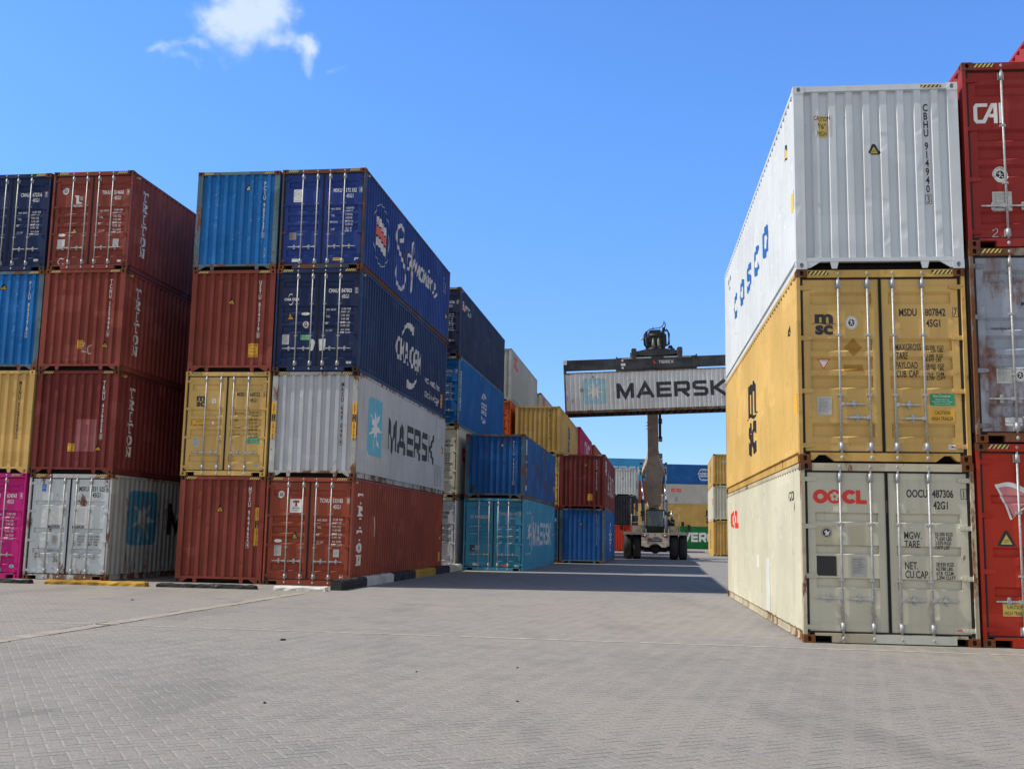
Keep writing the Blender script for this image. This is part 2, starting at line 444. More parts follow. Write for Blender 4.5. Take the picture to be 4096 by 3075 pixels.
class Mark:
    """2D artwork: polygons with a material index and a layer, in surface coordinates (u across, v up, metres)"""
    def __init__(s): s.e = []; s.mats = []
    def mi(s, m):
        if m not in s.mats: s.mats.append(m)
        return s.mats.index(m)
    def poly(s, loops, m, layer=0):
        if not isinstance(loops[0][0], (tuple, list)): loops = [loops]
        vs = [p for l in loops for p in l]
        tr = tessellate_polygon([[Vector((p[0], p[1], 0)) for p in l] for l in loops])
        for t in tr: s.e.append(([vs[i] for i in t], s.mi(m), layer))
        return s
    def rect(s, u0, v0, u1, v1, m, layer=0):
        s.e.append(([(u0, v0), (u1, v0), (u1, v1), (u0, v1)], s.mi(m), layer)); return s
    def text(s, t, u, v, h, m, wf=.62, al='L', bold=.0, layer=0, shear=0, width=None, rot=0):
        """baseline at v, capitals h high"""
        vs, ts = glyphs(t, bold)
        if not vs: return s
        x0 = min(p[0] for p in vs); x1 = max(p[0] for p in vs)
        k = (width / (x1 - x0)) if width else wf * h
        off = {'L': 0, 'C': -(x0 + x1) / 2 * k, 'R': -x1 * k}[al]
        pts = [((p[0] - (x0 if al == 'L' else 0)) * k + off + shear * p[1] * h, p[1] * h) for p in vs]
        if rot:
            c, n = math.cos(R(rot)), math.sin(R(rot)); pts = [(a * c - b * n, a * n + b * c) for a, b in pts]
        for tr in ts: s.e.append(([(u + pts[i][0], v + pts[i][1]) for i in tr], s.mi(m), layer))
        return s
    def column(s, t, u, v, h, m, step=1.28, wf=.62, bold=.0, boxed=False):
        """characters one below another, v the top of the first"""
        for i, ch in enumerate(t):
            if ch == ' ': v -= h * step * .55; continue
            s.text(ch, u, v - h, h, m, wf, 'C', bold)
            v -= h * step
        return v
    def stroke(s, pts, w, m, layer=0, closed=False, cap=0):
        """mitred ribbon along a polyline; w a number or one width per point"""
        n = len(pts); ws = w if isinstance(w, (list, tuple)) else [w] * n
        L_, R_ = [], []
        for i in range(n):
            a = Vector(pts[i - 1]) if (i > 0 or closed) else None
            b = Vector(pts[(i + 1) % n]) if (i < n - 1 or closed) else None
            p = Vector(pts[i])
            d1 = (p - a).normalized() if a is not None else None
            d2 = (b - p).normalized() if b is not None else None
            if d1 is None: d1 = d2
            if d2 is None: d2 = d1
            t = (d1 + d2)
            t = t.normalized() if t.length > 1e-6 else d1
            nrm = Vector((-t.y, t.x))
            k = min(1 / max(.35, nrm.dot(Vector((-d1.y, d1.x)))), 2.2)
            L_.append(p + nrm * ws[i] / 2 * k); R_.append(p - nrm * ws[i] / 2 * k)
        for i in range(n if closed else n - 1):
            j = (i + 1) % n
            s.e.append(([tuple(R_[i]), tuple(R_[j]), tuple(L_[j]), tuple(L_[i])], s.mi(m), layer))
        return s
    def caps(s, word, u0, v0, width, h, m, sw=.2, gap=.16, layer=0):
        """wide stroked capitals stretched to a total width"""
        tot = sum(GLY[c][0] for c in word) + gap * (len(word) - 1)
        kx = width / tot; x = 0
        for c in word:
            w, sts = GLY[c]
            for i, st in enumerate(sts):
                s.stroke([(u0 + (x + p[0]) * kx, v0 + p[1] * h) for p in st], sw * h if kx > h * .7 else sw * h * .8, m, layer + .25 * i)
            x += w + gap
        return s
    def pieces(s):
        """split the artwork into parts that stand clear of one another"""
        n = len(s.e); par = list(range(n))
        def find(i):
            while par[i] != i: par[i] = par[par[i]]; i = par[i]
            return i
        seen = {}
        for i, (pts, mi, lay) in enumerate(s.e):
            for p in pts:
                k = (round(p[0], 4), round(p[1], 4), lay)
                if k in seen: par[find(i)] = find(seen[k])
                else: seen[k] = i
        isl = {}
        for i in range(n): isl.setdefault(find(i), []).append(i)
        bx = []
        for k, ids in isl.items():
            us = [p[0] for i in ids for p in s.e[i][0]]; vs = [p[1] for i in ids for p in s.e[i][0]]
            bx.append((min(us), min(vs), max(us), max(vs), k))
        for a in range(len(bx)):
            A = bx[a]; sa = max(A[2] - A[0], A[3] - A[1])
            for b in range(a):
                B = bx[b]; sb = max(B[2] - B[0], B[3] - B[1])
                gu = max(0, A[0] - B[2], B[0] - A[2]); gv = max(0, A[1] - B[3], B[1] - A[3])
                if math.hypot(gu, gv) <= max(.019, .45 * max(sa, sb)): par[find(A[4])] = find(B[4])
        out = {}
        for i in range(n): out.setdefault(find(i), []).append(s.e[i])
        return list(out.values())
    def build(s, name, surf, parent):
        o = None
        for es in s.pieces():
            mb = MB()
            for pts, mi, lay in es:
                for q in surf.cut(pts):
                    mb.face([surf.to3(u, v, .003 + .0012 * lay) for u, v in q], mi)
            if not mb.f: continue
            idx = {}; vs = []; rm = []
            for v in mb.v:
                k = (round(v[0], 5), round(v[1], 5), round(v[2], 5))
                if k not in idx: idx[k] = len(vs); vs.append(v)
                rm.append(idx[k])
            keep = [(tuple(dict.fromkeys(rm[i] for i in f)), m) for f, m in zip(mb.f, mb.m)]
            keep = [(f, m) for f, m in keep if len(f) > 2]
            mb.v = vs; mb.f = [f for f, m in keep]; mb.m = [m for f, m in keep]; mb.sm = [False] * len(keep)
            o = add(name, mb.mesh(name, fix=False), s.mats, parent)
        return o


def interp(poly, t):
    if t <= poly[0][0]: return poly[0][1]
    for (a, da), (b, db) in zip(poly, poly[1:]):
        if t <= b: return da + (db - da) * (t - a) / (b - a) if b > a else db
    return poly[-1][1]


class Surf:
    """a face of a container: prof (coordinate, inset) runs along axis 0 (u) or 1 (v)"""
    def __init__(s, prof, axis, fn): s.prof = prof; s.axis = axis; s.fn = fn; s.bps = [p[0] for p in prof]
    def cut(s, pts):
        out = [pts]
        lo = min(p[s.axis] for p in pts); hi = max(p[s.axis] for p in pts)
        for b in s.bps:
            if b <= lo + 1e-5 or b >= hi - 1e-5: continue
            nxt = []
            for poly in out:
                A, B = [], []
                for i, p in enumerate(poly):
                    q = poly[(i + 1) % len(poly)]
                    sp, sq = p[s.axis] - b, q[s.axis] - b
                    if sp <= 0: A.append(p)
                    if sp >= 0: B.append(p)
                    if sp * sq < 0:
                        t = sp / (sp - sq); x = (p[0] + (q[0] - p[0]) * t, p[1] + (q[1] - p[1]) * t)
                        A.append(x); B.append(x)
                if len(A) > 2: nxt.append(A)
                if len(B) > 2: nxt.append(B)
            out = nxt
        return out
    def to3(s, u, v, off):
        d = interp(s.prof, (u, v)[s.axis])
        return s.fn(u, v, d - off)

# ------------------------------------------------------------------ container geometry
CW, CL, HC, ST = 2.438, 12.192, 2.896, 2.591
HW, HL = CW / 2, CL / 2


def side_prof():
    p = [(.0, .004), (.13, .004)]
    n = 43; u0 = .13; pitch = (CL - .26 - .072) / n
    for i in range(n):
        a = u0 + i * pitch
        p += [(a + .072, .006), (a + .140, .042), (a + .210, .042), (a + pitch, .006)]
    p += [(CL - .13, .006), (CL, .004)]
    return p


def end_prof():
    p = [(.15, .085)]
    n = 8; pitch = (CW - .30 - .112) / n; a = .15
    for i in range(n):
        p += [(a + .108, .085), (a + .134, .028), (a + pitch - .024, .028), (a + pitch - .002, .085)]
        a += pitch
    p += [(CW - .15, .085)]
    return p


TROUGH = {
    ('five', HC): [(2.557, 2.362), (1.852, 1.652), (1.581, 1.367), (1.295, 1.091), (.585, .367)],
    ('three', HC): [(2.15, 2.02), (1.40, 1.26), (.845, .70)],
    ('three', ST): [(1.865, 1.72), (1.397, 1.258), (.925, .777)],
    ('five', ST): [(2.26, 2.07), (1.66, 1.47), (1.42, 1.22), (1.16, .96), (.54, .35)],
}


def door_prof(style, H):
    d0, dd = .055, .046
    s1, s2 = (.05, .05) if style == 'five' else (.02, .035)
    p = [(0, d0)]
    for hi, lo in reversed(TROUGH[(style, H)]):
        p += [(lo, d0), (lo + s2, d0 + dd), (hi - s1, d0 + dd), (hi, d0)]
    p += [(H, d0)]
    return p


SIDE, END = side_prof(), end_prof()


def surf_side(sgn):
    if sgn > 0: return Surf(SIDE, 0, lambda u, v, d: (HW - d, -HL + u, v))
    pr = [(CL - a, d) for a, d in reversed(SIDE)]
    return Surf(pr, 0, lambda u, v, d: (-HW + d, HL - u, v))


SURF_R, SURF_L = surf_side(1), surf_side(-1)
SURF_E = Surf(END, 0, lambda u, v, d: (-HW + u, -HL + d, v))
SURF_F = Surf([(0, 0), (CW, 0)], 0, lambda u, v, d: (-HW + u, -HL + d, v))          # flush with the frame
SURF_SF = Surf([(0, 0), (CL, 0)], 0, lambda u, v, d: (HW - d, -HL + u, v))
def surf_door(style, H): return Surf(door_prof(style, H), 1, lambda u, v, d: (-HW + u, -HL + d, v))


def casting_mesh():
    """ISO corner casting, oval holes in its upright faces"""
    mb = MB(); X, Y, Z = .162, .178, .118
    def side(w, h, rx, ry, to):
        n = 16
        ov = [(rx * math.cos(2 * math.pi * i / n), max(-ry, min(ry, 1.12 * ry * math.sin(2 * math.pi * i / n)))) for i in range(n)]
        rc = []
        for a, b in ov:
            t = min(w / 2 / abs(a) if abs(a) > 1e-6 else 9e9, h / 2 / abs(b) if abs(b) > 1e-6 else 9e9); rc.append([a * t, b * t])
        for i in (2, 6, 10, 14): rc[i] = [math.copysign(w / 2, ov[i][0]), math.copysign(h / 2, ov[i][1])]
        for i in range(n):
            j = (i + 1) % n
            mb.face([to(*rc[i], 0), to(*rc[j], 0), to(*ov[j], 0), to(*ov[i], 0)])
            mb.face([to(*ov[i], 0), to(*ov[j], 0), to(ov[j][0], ov[j][1], .075), to(ov[i][0], ov[i][1], .075)])
        mb.face([to(a, b, .075) for a, b in ov])
    zc = Z / 2
    side(X, Z, .03, .038, lambda a, b, d: (a, -Y / 2 + d, zc + b))
    side(X, Z, .03, .038, lambda a, b, d: (-a, Y / 2 - d, zc + b))
    side(Y, Z, .026, .038, lambda a, b, d: (X / 2 - d, a, zc + b))
    side(Y, Z, .026, .038, lambda a, b, d: (-X / 2 + d, -a, zc + b))
    mb.face([(-X / 2, -Y / 2, Z), (X / 2, -Y / 2, Z), (X / 2, Y / 2, Z), (-X / 2, Y / 2, Z)])
    mb.face([(-X / 2, -Y / 2, 0), (-X / 2, Y / 2, 0), (X / 2, Y / 2, 0), (X / 2, -Y / 2, 0)])
    return mb.mesh('corner_casting', fix=False)


def frame_mesh(H, near, notch):
    mb = MB(); cz = .118
    def panel_end(s):
        y0, y1 = (-HL + .004, -HL + .10) if s < 0 else (HL - .10, HL - .004)
        for sx in (-1, 1):
            xa, xb = (-HW + .003, -HW + .15) if sx < 0 else (HW - .15, HW - .003)
            mb.box(xa, xb, y0, y1, cz, H - cz)
        mb.box(-HW + .162, HW - .162, y0 + (.0 if s < 0 else .02), y1 - (.02 if s < 0 else 0), H - .095, H - .008)     # top rail
        mb.box(-HW + .15, HW - .15, y0 + .002, y1 - .002, .118, .178)                                              # bottom rail
        for sx in (-1, 1):                                                                                          # gussets and tunnel tabs
            x = sx * (HW - .162)
            mb.prism([(x, .1178), (x, .02), (x - sx * .04, .02), (x - sx * .2, .1178)], 1, y0 + .004, y0 + .02)
            x = sx * (HW - .57)
            mb.prism([(x + sx * .07, .1178), (x + sx * .045, .01), (x - sx * .03, .01), (x - sx * .055, .1178)], 1, y0 + .004, y0 + .03)
    def door_end(s):
        y0, y1 = (-HL + .004, -HL + .12) if s < 0 else (HL - .12, HL - .004)
        for sx in (-1, 1):
            xa, xb = (-HW + .003, -HW + .055) if sx < 0 else (HW - .055, HW - .003)
            mb.box(xa, xb, y0, y1, cz, H - cz)
            xa, xb = (-HW + .055, -HW + .10) if sx < 0 else (HW - .10, HW - .055)
            mb.box(xa, xb, y0 + (.075 if s < 0 else 0), y1 - (0 if s < 0 else .075), cz, H - cz)
        mb.box(-HW + .162, HW - .162, y0, y1, H - .122, H - .012)
        ya, yb = y0 + .003, y1 - .003
        if notch == 'square':
            mb.box(-HW + .40, HW - .40, ya, yb, .014, .142)
            for sx in (-1, 1):
                xa, xb = (-HW + .162, -HW + .40) if sx < 0 else (HW - .40, HW - .162)
                mb.box(xa, xb, ya, yb, .105, .142)
        else:
            pts = [(-HW + .162, .142), (-HW + .162, .03), (-HW + .20, .03), (-HW + .28, .11), (-HW + .38, .11), (-HW + .50, .02)]
            pts = pts + [(-x, z) for x, z in reversed(pts)]
            mb.prism(pts, 1, ya, yb)
    (panel_end if near == 'panel' else door_end)(-1)
    (door_end if near == 'panel' else panel_end)(1)
    ya, yb = -HL + .178, HL - .178
    for sx in (-1, 1):
        def bx(a, b, z0, z1, y0=ya, y1=yb):
            xa, xb = sorted((sx * (HW - a), sx * (HW - b))); mb.box(xa, xb, y0, y1, z0, z1)
        bx(.002, .06, H - .072, H - .010)           # top side rail
        bx(.03, .075, .012, .152)                   # bottom side rail web
        bx(.004, .075, .1522, .166)                 # its flange
        bx(.012, .0302, .010, .024)
    return mb.mesh('frame')


def strip_mesh(prof, axis_pts, z0, z1, name):
    mb = MB()
    for (a, da), (b, db) in zip(prof, prof[1:]):
        mb.face([axis_pts(a, da, z0), axis_pts(b, db, z0), axis_pts(b, db, z1), axis_pts(a, da, z1)])
    return mb.mesh(name, fix=False)


def side_mesh(H, sgn):
    pr = [p for p in SIDE if .09 < p[0] < CL - .09]
    f = (lambda u, d, z: (HW - d, -HL + u, z)) if sgn > 0 else (lambda u, d, z: (-HW + d, HL - u, z))
    mb = MB(); z0, z1 = .16, H - .07
    pr = [(.10, .006)] + pr + [(CL - .10, .006)]
    for (a, da), (b, db) in zip(pr, pr[1:]):
        mb.face([f(a, da, z0), f(b, db, z0), f(b, db, z1), f(a, da, z1)])
    return mb.mesh('side_panel', fix=False)


def end_mesh(H, s):
    mb = MB(); z0, z1 = .17, H - .09
    pr = [(.148, .085)] + END + [(CW - .148, .085)]
    f = (lambda u, d, z: (-HW + u, -HL + d, z)) if s < 0 else (lambda u, d, z: (HW - u, HL - d, z))
    for (a, da), (b, db) in zip(pr, pr[1:]):
        mb.face([f(a, da, z0), f(b, db, z0), f(b, db, z1), f(a, da, z1)])
    # the ribs close over below the top rail
    return mb.mesh('end_panel', fix=False)


DX0, DXM = .098, .018      # door outer edge from the frame, half gap at the middle


def door_mesh(style, H, sgn, back=False):
    """one door leaf: flat border, horizontally ribbed field"""
    mb = MB()
    u0, u1 = (DX0, HW - DXM) if sgn < 0 else (HW + DXM, CW - DX0)
    z0, z1 = .168, H - .148
    pr = door_prof(style, H); d0 = .055
    k = .105
    f = (lambda u, d, z: (-HW + u, -HL + d, z)) if not back else (lambda u, d, z: (HW - u, HL - d, z))
    a, b = u0 + k, u1 - k
    mb.face([f(u0, d0, z0), f(a, d0, z0), f(a, d0, z1), f(u0, d0, z1)])
    mb.face([f(b, d0, z0), f(u1, d0, z0), f(u1, d0, z1), f(b, d0, z1)])
    pts = [(z0, d0)] + [p for p in pr if z0 < p[0] < z1] + [(z1, d0)]
    for (za, da), (zb, db) in zip(pts, pts[1:]):
        mb.face([f(a, da, za), f(b, da, za), f(b, db, zb), f(a, db, zb)])
    for hi, lo in TROUGH[(style, H)]:
        t = [p for p in pr if lo - 1e-4 <= p[0] <= hi + 1e-4]
        for u in (a, b): mb.face([f(u, d, z) for z, d in t])
    e = .10
    for p, q in (((u0, z0), (u0, z1)), ((u0, z1), (u1, z1)), ((u1, z1), (u1, z0)), ((u1, z0), (u0, z0))):
        mb.face([f(p[0], d0, p[1]), f(q[0], d0, q[1]), f(q[0], e, q[1]), f(p[0], e, p[1])])
    mb.face([f(u0, e, z0), f(u1, e, z0), f(u1, e, z1), f(u0, e, z1)])
    # shallow seam strips near top and bottom
    for zz in (z0 + .12, z1 - .10):
        x = [f(a, d0 - .004, zz), f(b, d0 - .004, zz + .008)]
        y = sorted((x[0][1], f(a, d0, zz)[1])); xs = sorted((x[0][0], x[1][0]))
        mb.box(xs[0], xs[1], y[0], y[1], zz, zz + .008)
    return mb.mesh('door', fix=False)


def gasket_mesh(H, sgn):
    mb = MB(); g = .034
    u0, u1 = (DX0, HW - DXM) if sgn < 0 else (HW + DXM, CW - DX0)
    z0, z1 = .168, H - .148
    y0, y1 = -HL + .047, -HL + .09
    o0, o1 = (u0 - .034, u1 + .0165) if sgn < 0 else (u0 - .0165, u1 + .034)
    mb.box(-HW + o0, -HW + u0, y0 + .004, y1, z0 - .02, z1 + .02)
    mb.box(-HW + u1, -HW + o1, y0 + .004, y1, z0 - .02, z1 + .02)
    mb.box(-HW + o0, -HW + o1, y0, y1 - .001, z1, z1 + .03)
    mb.box(-HW + o0, -HW + o1, y0, y1 - .001, z0 - .028, z0)
    # the lip that shows on the leaf's inner edge
    x = -HW + (u1 - .004 if sgn < 0 else u0 - .012)
    mb.box(x, x + .016, y0 - .006, y0 + .003, z0, z1)
    return mb.mesh('gasket')


def rod_mesh(H):
    mb = MB(); y = -HL + .026
    mb.tube([(0, y, .055), (0, y, H - .045)], .0175, 10)
    for z, s in ((.07, 1), (H - .06, -1)):                                   # cams
        mb.tube([(0, y, z - .03), (0, y, z - .012), (0, y, z + .012), (0, y, z + .03)], [.022, .03, .03, .022], 8)
        mb.cbox((0, y - .006, z), (.085, .022, .022)); mb.cbox((.03, y - .004, z + s * .022), (.024, .02, .03)); mb.cbox((-.03, y - .004, z + s * .022), (.024, .02, .03))
        zz = z + s * .16
        mb.cbox((0, -HL + .050, zz), (.095, .008, .115))                     # bearing plates
        mb.tube([(0, y, zz - .062), (0, y, zz + .062)], .029, 10)
        for a in (-.036, .036):
            for b in (-.04, .04): mb.tube([(a, -HL + .048, zz + b), (a, -HL + .040, zz + b)], .008, 6)
    for z in (H * .655, H * .345):                                           # mid guides
        mb.cbox((0, y, z), (.046, .04, .03)); mb.cbox((0, -HL + .049, z), (.092, .010, .034))
        for a in (-.036, .036): mb.tube([(a, -HL + .046, z), (a, -HL + .037, z)], .009, 6)
    return mb.mesh('lock_rod')


def handle_mesh(sgn):
    """lever pointing towards -x for sgn<0, with hub, retainer plate and catch"""
    mb = MB(); y = -HL + .018
    mb.cbox((sgn * .03, y, 0), (.055, .03, .05))
    mb.prism([(sgn * .05, -.016), (sgn * .05, .016), (sgn * .20, .013), (sgn * .36, .01), (sgn * .375, -.004), (sgn * .36, -.012), (sgn * .2, -.014)], 1, y - .008, y + .006)
    x = sgn * .19
    mb.prism([(x + a, b) for a, b in rrect(-.026, -.062, .026, .062, .02)], 1, -HL + .036, -HL + .052)
    mb.prism([(x + a, b) for a, b in rrect(-.034, -.018, .034, .020, .012)], 1, y - .016, y + .014)
    mb.tube([(x, -HL + .040, .042), (x, -HL + .024, .042)], .011, 7); mb.tube([(x, -HL + .040, -.042), (x, -HL + .024, -.042)], .011, 7)
    return mb.mesh('handle')


def hinge_mesh(sgn):
    """origin at the post edge of the door; the blade reaches inwards by sgn"""
    mb = MB()
    mb.prism([(sgn * -.045, -.032), (sgn * .06, -.032), (sgn * .125, -.022), (sgn * .14, 0), (sgn * .125, .026), (sgn * .06, .034), (sgn * -.045, .034)], 1, -HL + .030, -HL + .052)
    mb.tube([(sgn * -.045, -HL + .030, -.05), (sgn * -.045, -HL + .030, .05)], .018, 8)
    for a in (.02, .075): mb.tube([(sgn * a, -HL + .034, .0), (sgn * a, -HL + .022, .0)], .011, 7)
    return mb.mesh('hinge')


def floor_mesh():
    mb = MB()
    mb.box(-HW + .08, HW - .08, -HL + .11, HL - .11, .145, .17)
    for i in range(30):
        y = -HL + .35 + i * (CL - .7) / 29
        mb.box(-HW + .08, HW - .08, y - .02, y + .02, .03, .1445)
    return mb.mesh('floor')


def roof_mesh(H):
    mb = MB(); z = H - .026; n = 44
    prev = None
    for i in range(n):
        y0 = -HL + .12 + i * (CL - .24) / n; p = (CL - .24) / n
        for a, b, za, zb in ((0, .3, 0, 0), (.3, .5, 0, -.018), (.5, .8, -.018, -.018), (.8, 1, -.018, 0)):
            mb.face([(-HW + .05, y0 + a * p, z + za), (HW - .05, y0 + a * p, z + za), (HW - .05, y0 + b * p, z + zb), (-HW + .05, y0 + b * p, z + zb)])
    return mb.mesh('roof_panel', fix=False)


def stripe(m, u0, v0, w, h, n=5, yel=YEL2):
    """black and yellow slanted bars"""
    m.rect(u0, v0, u0 + w, v0 + h, BLACK)
    k = w / n
    for i in range(n):
        a = u0 + i * k
        m.poly([(a, v0), (a + k * .5, v0), (min(a + k * .5 + h * .8, u0 + w), v0 + h), (min(a + h * .8, u0 + w), v0 + h)], yel, 1)


def warn(m, u, v, w, face=YEL, tx=True):
    """triangle warning sticker with two small words; (u, v) middle of its base"""
    h = w * .9
    m.poly([(u - w / 2, v + .02), (u - w / 2 + .02, v), (u + w / 2 - .02, v), (u + w / 2, v + .02), (u + .02, v + h), (u - .02, v + h)], BLACK)
    b = .11 * w
    m.poly([(u - w / 2 + b * 1.7, v + b), (u + w / 2 - b * 1.7, v + b), (u, v + h - b * 2.0)], face, 1)
    if tx:
        m.text('SUPER', u, v + h * .34, w * .085, BLACK, .8, 'C', .01, 2); m.text('HEAVY', u, v + h * .21, w * .085, BLACK, .8, 'C', .01, 2)


def plate(m, u, v, w=.17, h=.23, mat=None):
    m.rect(u, v, u + w, v + h, mat or SILV)
    m.text('APPROVED FOR TRANSPORT', u + w / 2, v + h * .86, .012, BLACK, 1, 'C', 0, 1, width=w * .8)
    for i in range(9):
        y = v + h * (.78 - .075 * i)
        m.text('UNDER CUSTOMS SEAL DATA'[: 12 + (i * 5) % 11], u + w * .08, y, .009, BLACK, 1, 'L', 0, 1)


def seal(m, u, v, r, ring=WHITE, core=BLACK):
    m.poly(ell(u, v, r * .86, r), ring); m.poly([ell(u, v, r * .74, r * .87), ell(u, v, r * .70, r * .83)], core, 1)
    m.poly(ell(u, v, r * .46, r * .56), core, 1)
    m.stroke([(u - r * .22, v - r * .36), (u, v - r * .05), (u + r * .22, v - r * .36)], r * .1, ring, 2)
    m.stroke([(u, v - r * .05), (u, v + r * .25)], r * .14, ring, 2.3); m.poly(ell(u, v + r * .34, r * .09, r * .1, 10), ring, 2)
    m.stroke([(u - r * .3, v + r * .25), (u + r * .3, v + r * .05)], r * .09, ring, 2.6)


def digit_box(m, ch, u, v, h, mat):
    m.text(ch, u, v, h, mat, .62, 'C', .01)
    w = h * .72; e = .007
    a, b, c, d = u - w / 2 - .004, v - h * .2, u + w / 2 + .004, v + h * 1.2
    m.poly([[(a, b), (c, b), (c, d), (a, d)], [(a + e, b + e), (c - e, b + e), (c - e, d - e), (a + e, d - e)]], mat)


WL = ['MAX. GROSS', 'TARE', 'NET', 'CU. CAP.']
WV = ['32.500  KGS', '71.650  LBS', ' 3.700  KGS', ' 8.160  LBS', '28.800  KGS', '63.490  LBS', ' 76.4  CU.M', '2.700  CU.FT']
class Box(object): pass


def container(pos, rot, z, H, col, near, label, name='shipping_container', style='five', trim=None, cast=None, notch='square',
              detail=True, stripes=True, rods=True, base=None, group=None, tilt=0, rodmat=None, handle_z=None, hdir=(-1, -1, 1, 1), rod_u=(.612, 1.036, 1.402, 1.826)):
    """build one 40 ft container; pos is the near left bottom corner, returns a record with its surfaces and parts"""
    b = Box(); b.H = H; b.near = near
    if base is None:
        c, s = math.cos(rot), math.sin(rot)
        base = (pos[0] + HW * c - HL * s, pos[1] + HW * s + HL * c, z)
    root = empty(name, base, (tilt, 0, rot)); b.root = root
    tag(root, label, 'container', group)
    trim = trim or col
    add('frame', cached(('frame', H, near, notch), lambda: frame_mesh(H, near, notch)), trim, root)
    cm = cached('cast', casting_mesh)
    for sx in (-1, 1):
        for sy in (-1, 1):
            for zz in (0, H - .118):
                add('corner_casting', cm, cast or trim, root, (sx * (HW - .081), sy * (HL - .089), zz))
    b.right = add('side_panel', cached(('side', H, 1), lambda: side_mesh(H, 1)), col, root)
    b.left = add('side_panel', cached(('side', H, -1), lambda: side_mesh(H, -1)), col, root)
    add('roof_panel', cached(('roof', H), lambda: roof_mesh(H)), col, root)
    add('floor', cached('floor', floor_mesh), UNDER, root)
    b.sl, b.sr = SURF_L, SURF_R
    gm = rodmat or GALV
    if near == 'panel':
        b.front = add('end_panel', cached(('end', H, -1), lambda: end_mesh(H, -1)), col, root)
        b.sf = SURF_E
        for sgn in (-1, 1): add('door', cached(('doorb', style, H, sgn), lambda: door_mesh(style, H, sgn, True)), col, root)
        b.doors = None
    else:
        add('end_panel', cached(('end', H, 1), lambda: end_mesh(H, 1)), col, root)
        b.sf = surf_door(style, H)
        b.doors = {}
        for sgn in (-1, 1):
            dr = add('door', cached(('door', style, H, sgn), lambda: door_mesh(style, H, sgn)), col, root)
            b.doors[sgn] = dr
            add('gasket', cached(('gasket', H, sgn), lambda: gasket_mesh(H, sgn)), RUBBER, dr)
            for zz in (.085, .365, .64, .905):
                x = -HW + DX0 - .012 if sgn < 0 else HW - DX0 + .012
                add('hinge', cached(('hinge', sgn), lambda: hinge_mesh(-sgn)), col, dr, (x, 0, H * zz))
            if rods:
                hz = handle_z or (H * .222,) * 4
                for i in ((0, 1) if sgn < 0 else (2, 3)):
                    ux = rod_u[i]
                    add('lock_rod', cached(('rod', H), lambda: rod_mesh(H)), gm, dr, (-HW + ux, 0, 0))
                    hs_ = hdir[i]
                    add('handle', cached(('handle', hs_), lambda: handle_mesh(hs_)), gm, dr, (-HW + ux, 0, hz[i]))
    if stripes:
        m = Mark()
        top = H - .085 if near != 'panel' else H - .088
        yl = stripes if not isinstance(stripes, bool) else YEL2
        stripe(m, .172, top, .30, .062, 5, yl); stripe(m, CW - .472, top, .30, .062, 5, yl)
        m.build('hazard_stripe', SURF_Fn if near == 'panel' else SURF_Fd, root)
        m = Mark(); stripe(m, .20, H - .145, .30, .06, 4, yl)
        m.build('hazard_stripe', SURF_R, b.right)
    return b


SURF_Fn = Surf([(0, .004), (CW, .004)], 0, lambda u, v, d: (-HW + u, -HL + d, v))
SURF_Fd = SURF_Fn


def door_of(b, u): return b.doors[-1 if u < HW else 1]


def door_text(b, code, num, chk, typ, mat, vt=None, labels=WL, vals=WV, uc=1.50, un=1.87, h=.105, wt=True, small=.052, lab_h=None, v1=None, step=None, hide=0):
    H = b.H; vt = vt or H * .765
    m = Mark(); m.text(code, uc, vt, h, mat, .64, 'L', .022); m.text(num, un, vt, h, mat, .64, 'L', .022)
    m.text(typ, un + .01, vt - .165, h, mat, .64, 'L', .022)
    digit_box(m, chk, 2.30, vt, h, mat)
    m.build('serial_lettering', b.sf, b.doors[1])
    if wt:
        m = Mark(); v1 = v1 or H * .60; st = step or .088
        for i, t in enumerate(vals): m.text(t, un, v1 - i * st - (i // 2) * .02, small, mat, .70, 'L', .02)
        for i, t in enumerate(labels): m.text(t, uc - .06, v1 - .02 - i * (2 * st + .02), lab_h or small, mat, .64 if not lab_h else .52, 'L', .014)
        m.build('weight_lettering', b.sf, b.doors[1])


def panel_number(b, txt, chk, mat, u=1.98, v=None, h=.115):
    m = Mark(); v = m.column(txt, u, v or b.H * .90, h, mat, 1.22, .66, .026)
    digit_box(m, chk, u, v - h * 1.25, h, mat)
    m.build('serial_lettering', b.sf, b.front)


def put(b, m, name, u, side=None):
    """attach artwork to the near end (door leaf or panel) or to a long side"""
    if side == 'r': return m.build(name, b.sr, b.right)
    if side == 'l': return m.build(name, b.sl, b.left)
    return m.build(name, b.sf, b.front if b.near == 'panel' else door_of(b, u))


def caution(b, u, v, w=.27, h=.36, lines=('CAUTION', "9'6", 'HIGH'), mat=YEL, name='warning_label', side=None):
    m = Mark(); m.rect(u, v, u + w, v + h, mat); n = len(lines)
    for i, t in enumerate(lines):
        hh = h / n * .58
        m.text(t, u + w / 2, v + h - (i + .82) * h / n, hh, BLACK, .6, 'C', .01, 1, width=min(w * .88, len(t) * hh * .62))
    put(b, m, name, u, side)

# ------------------------------------------------------------------ emblems
def msc(m, u, v, w, mat):
    """two-storey emblem: wide m on a wave line over sc; (u, v) lower left, w its width"""
    k = w
    m.text('m', u + k * .5, v + k * .47, k * .50, mat, 1.0, 'C', .045, 0, 0, k * .74)
    m.text('sc', u + k * .5, v, k * .50, mat, 1.0, 'C', .045, .5, 0, k * .72)
    pts = [(u + k * (i / 16), v + k * (.43 + .03 * math.sin(i / 16 * 2 * math.pi * 1.0))) for i in range(17)]
    m.stroke(pts, [.012 * k + .035 * k * math.sin(math.pi * i / 16) for i in range(17)], mat, 1)


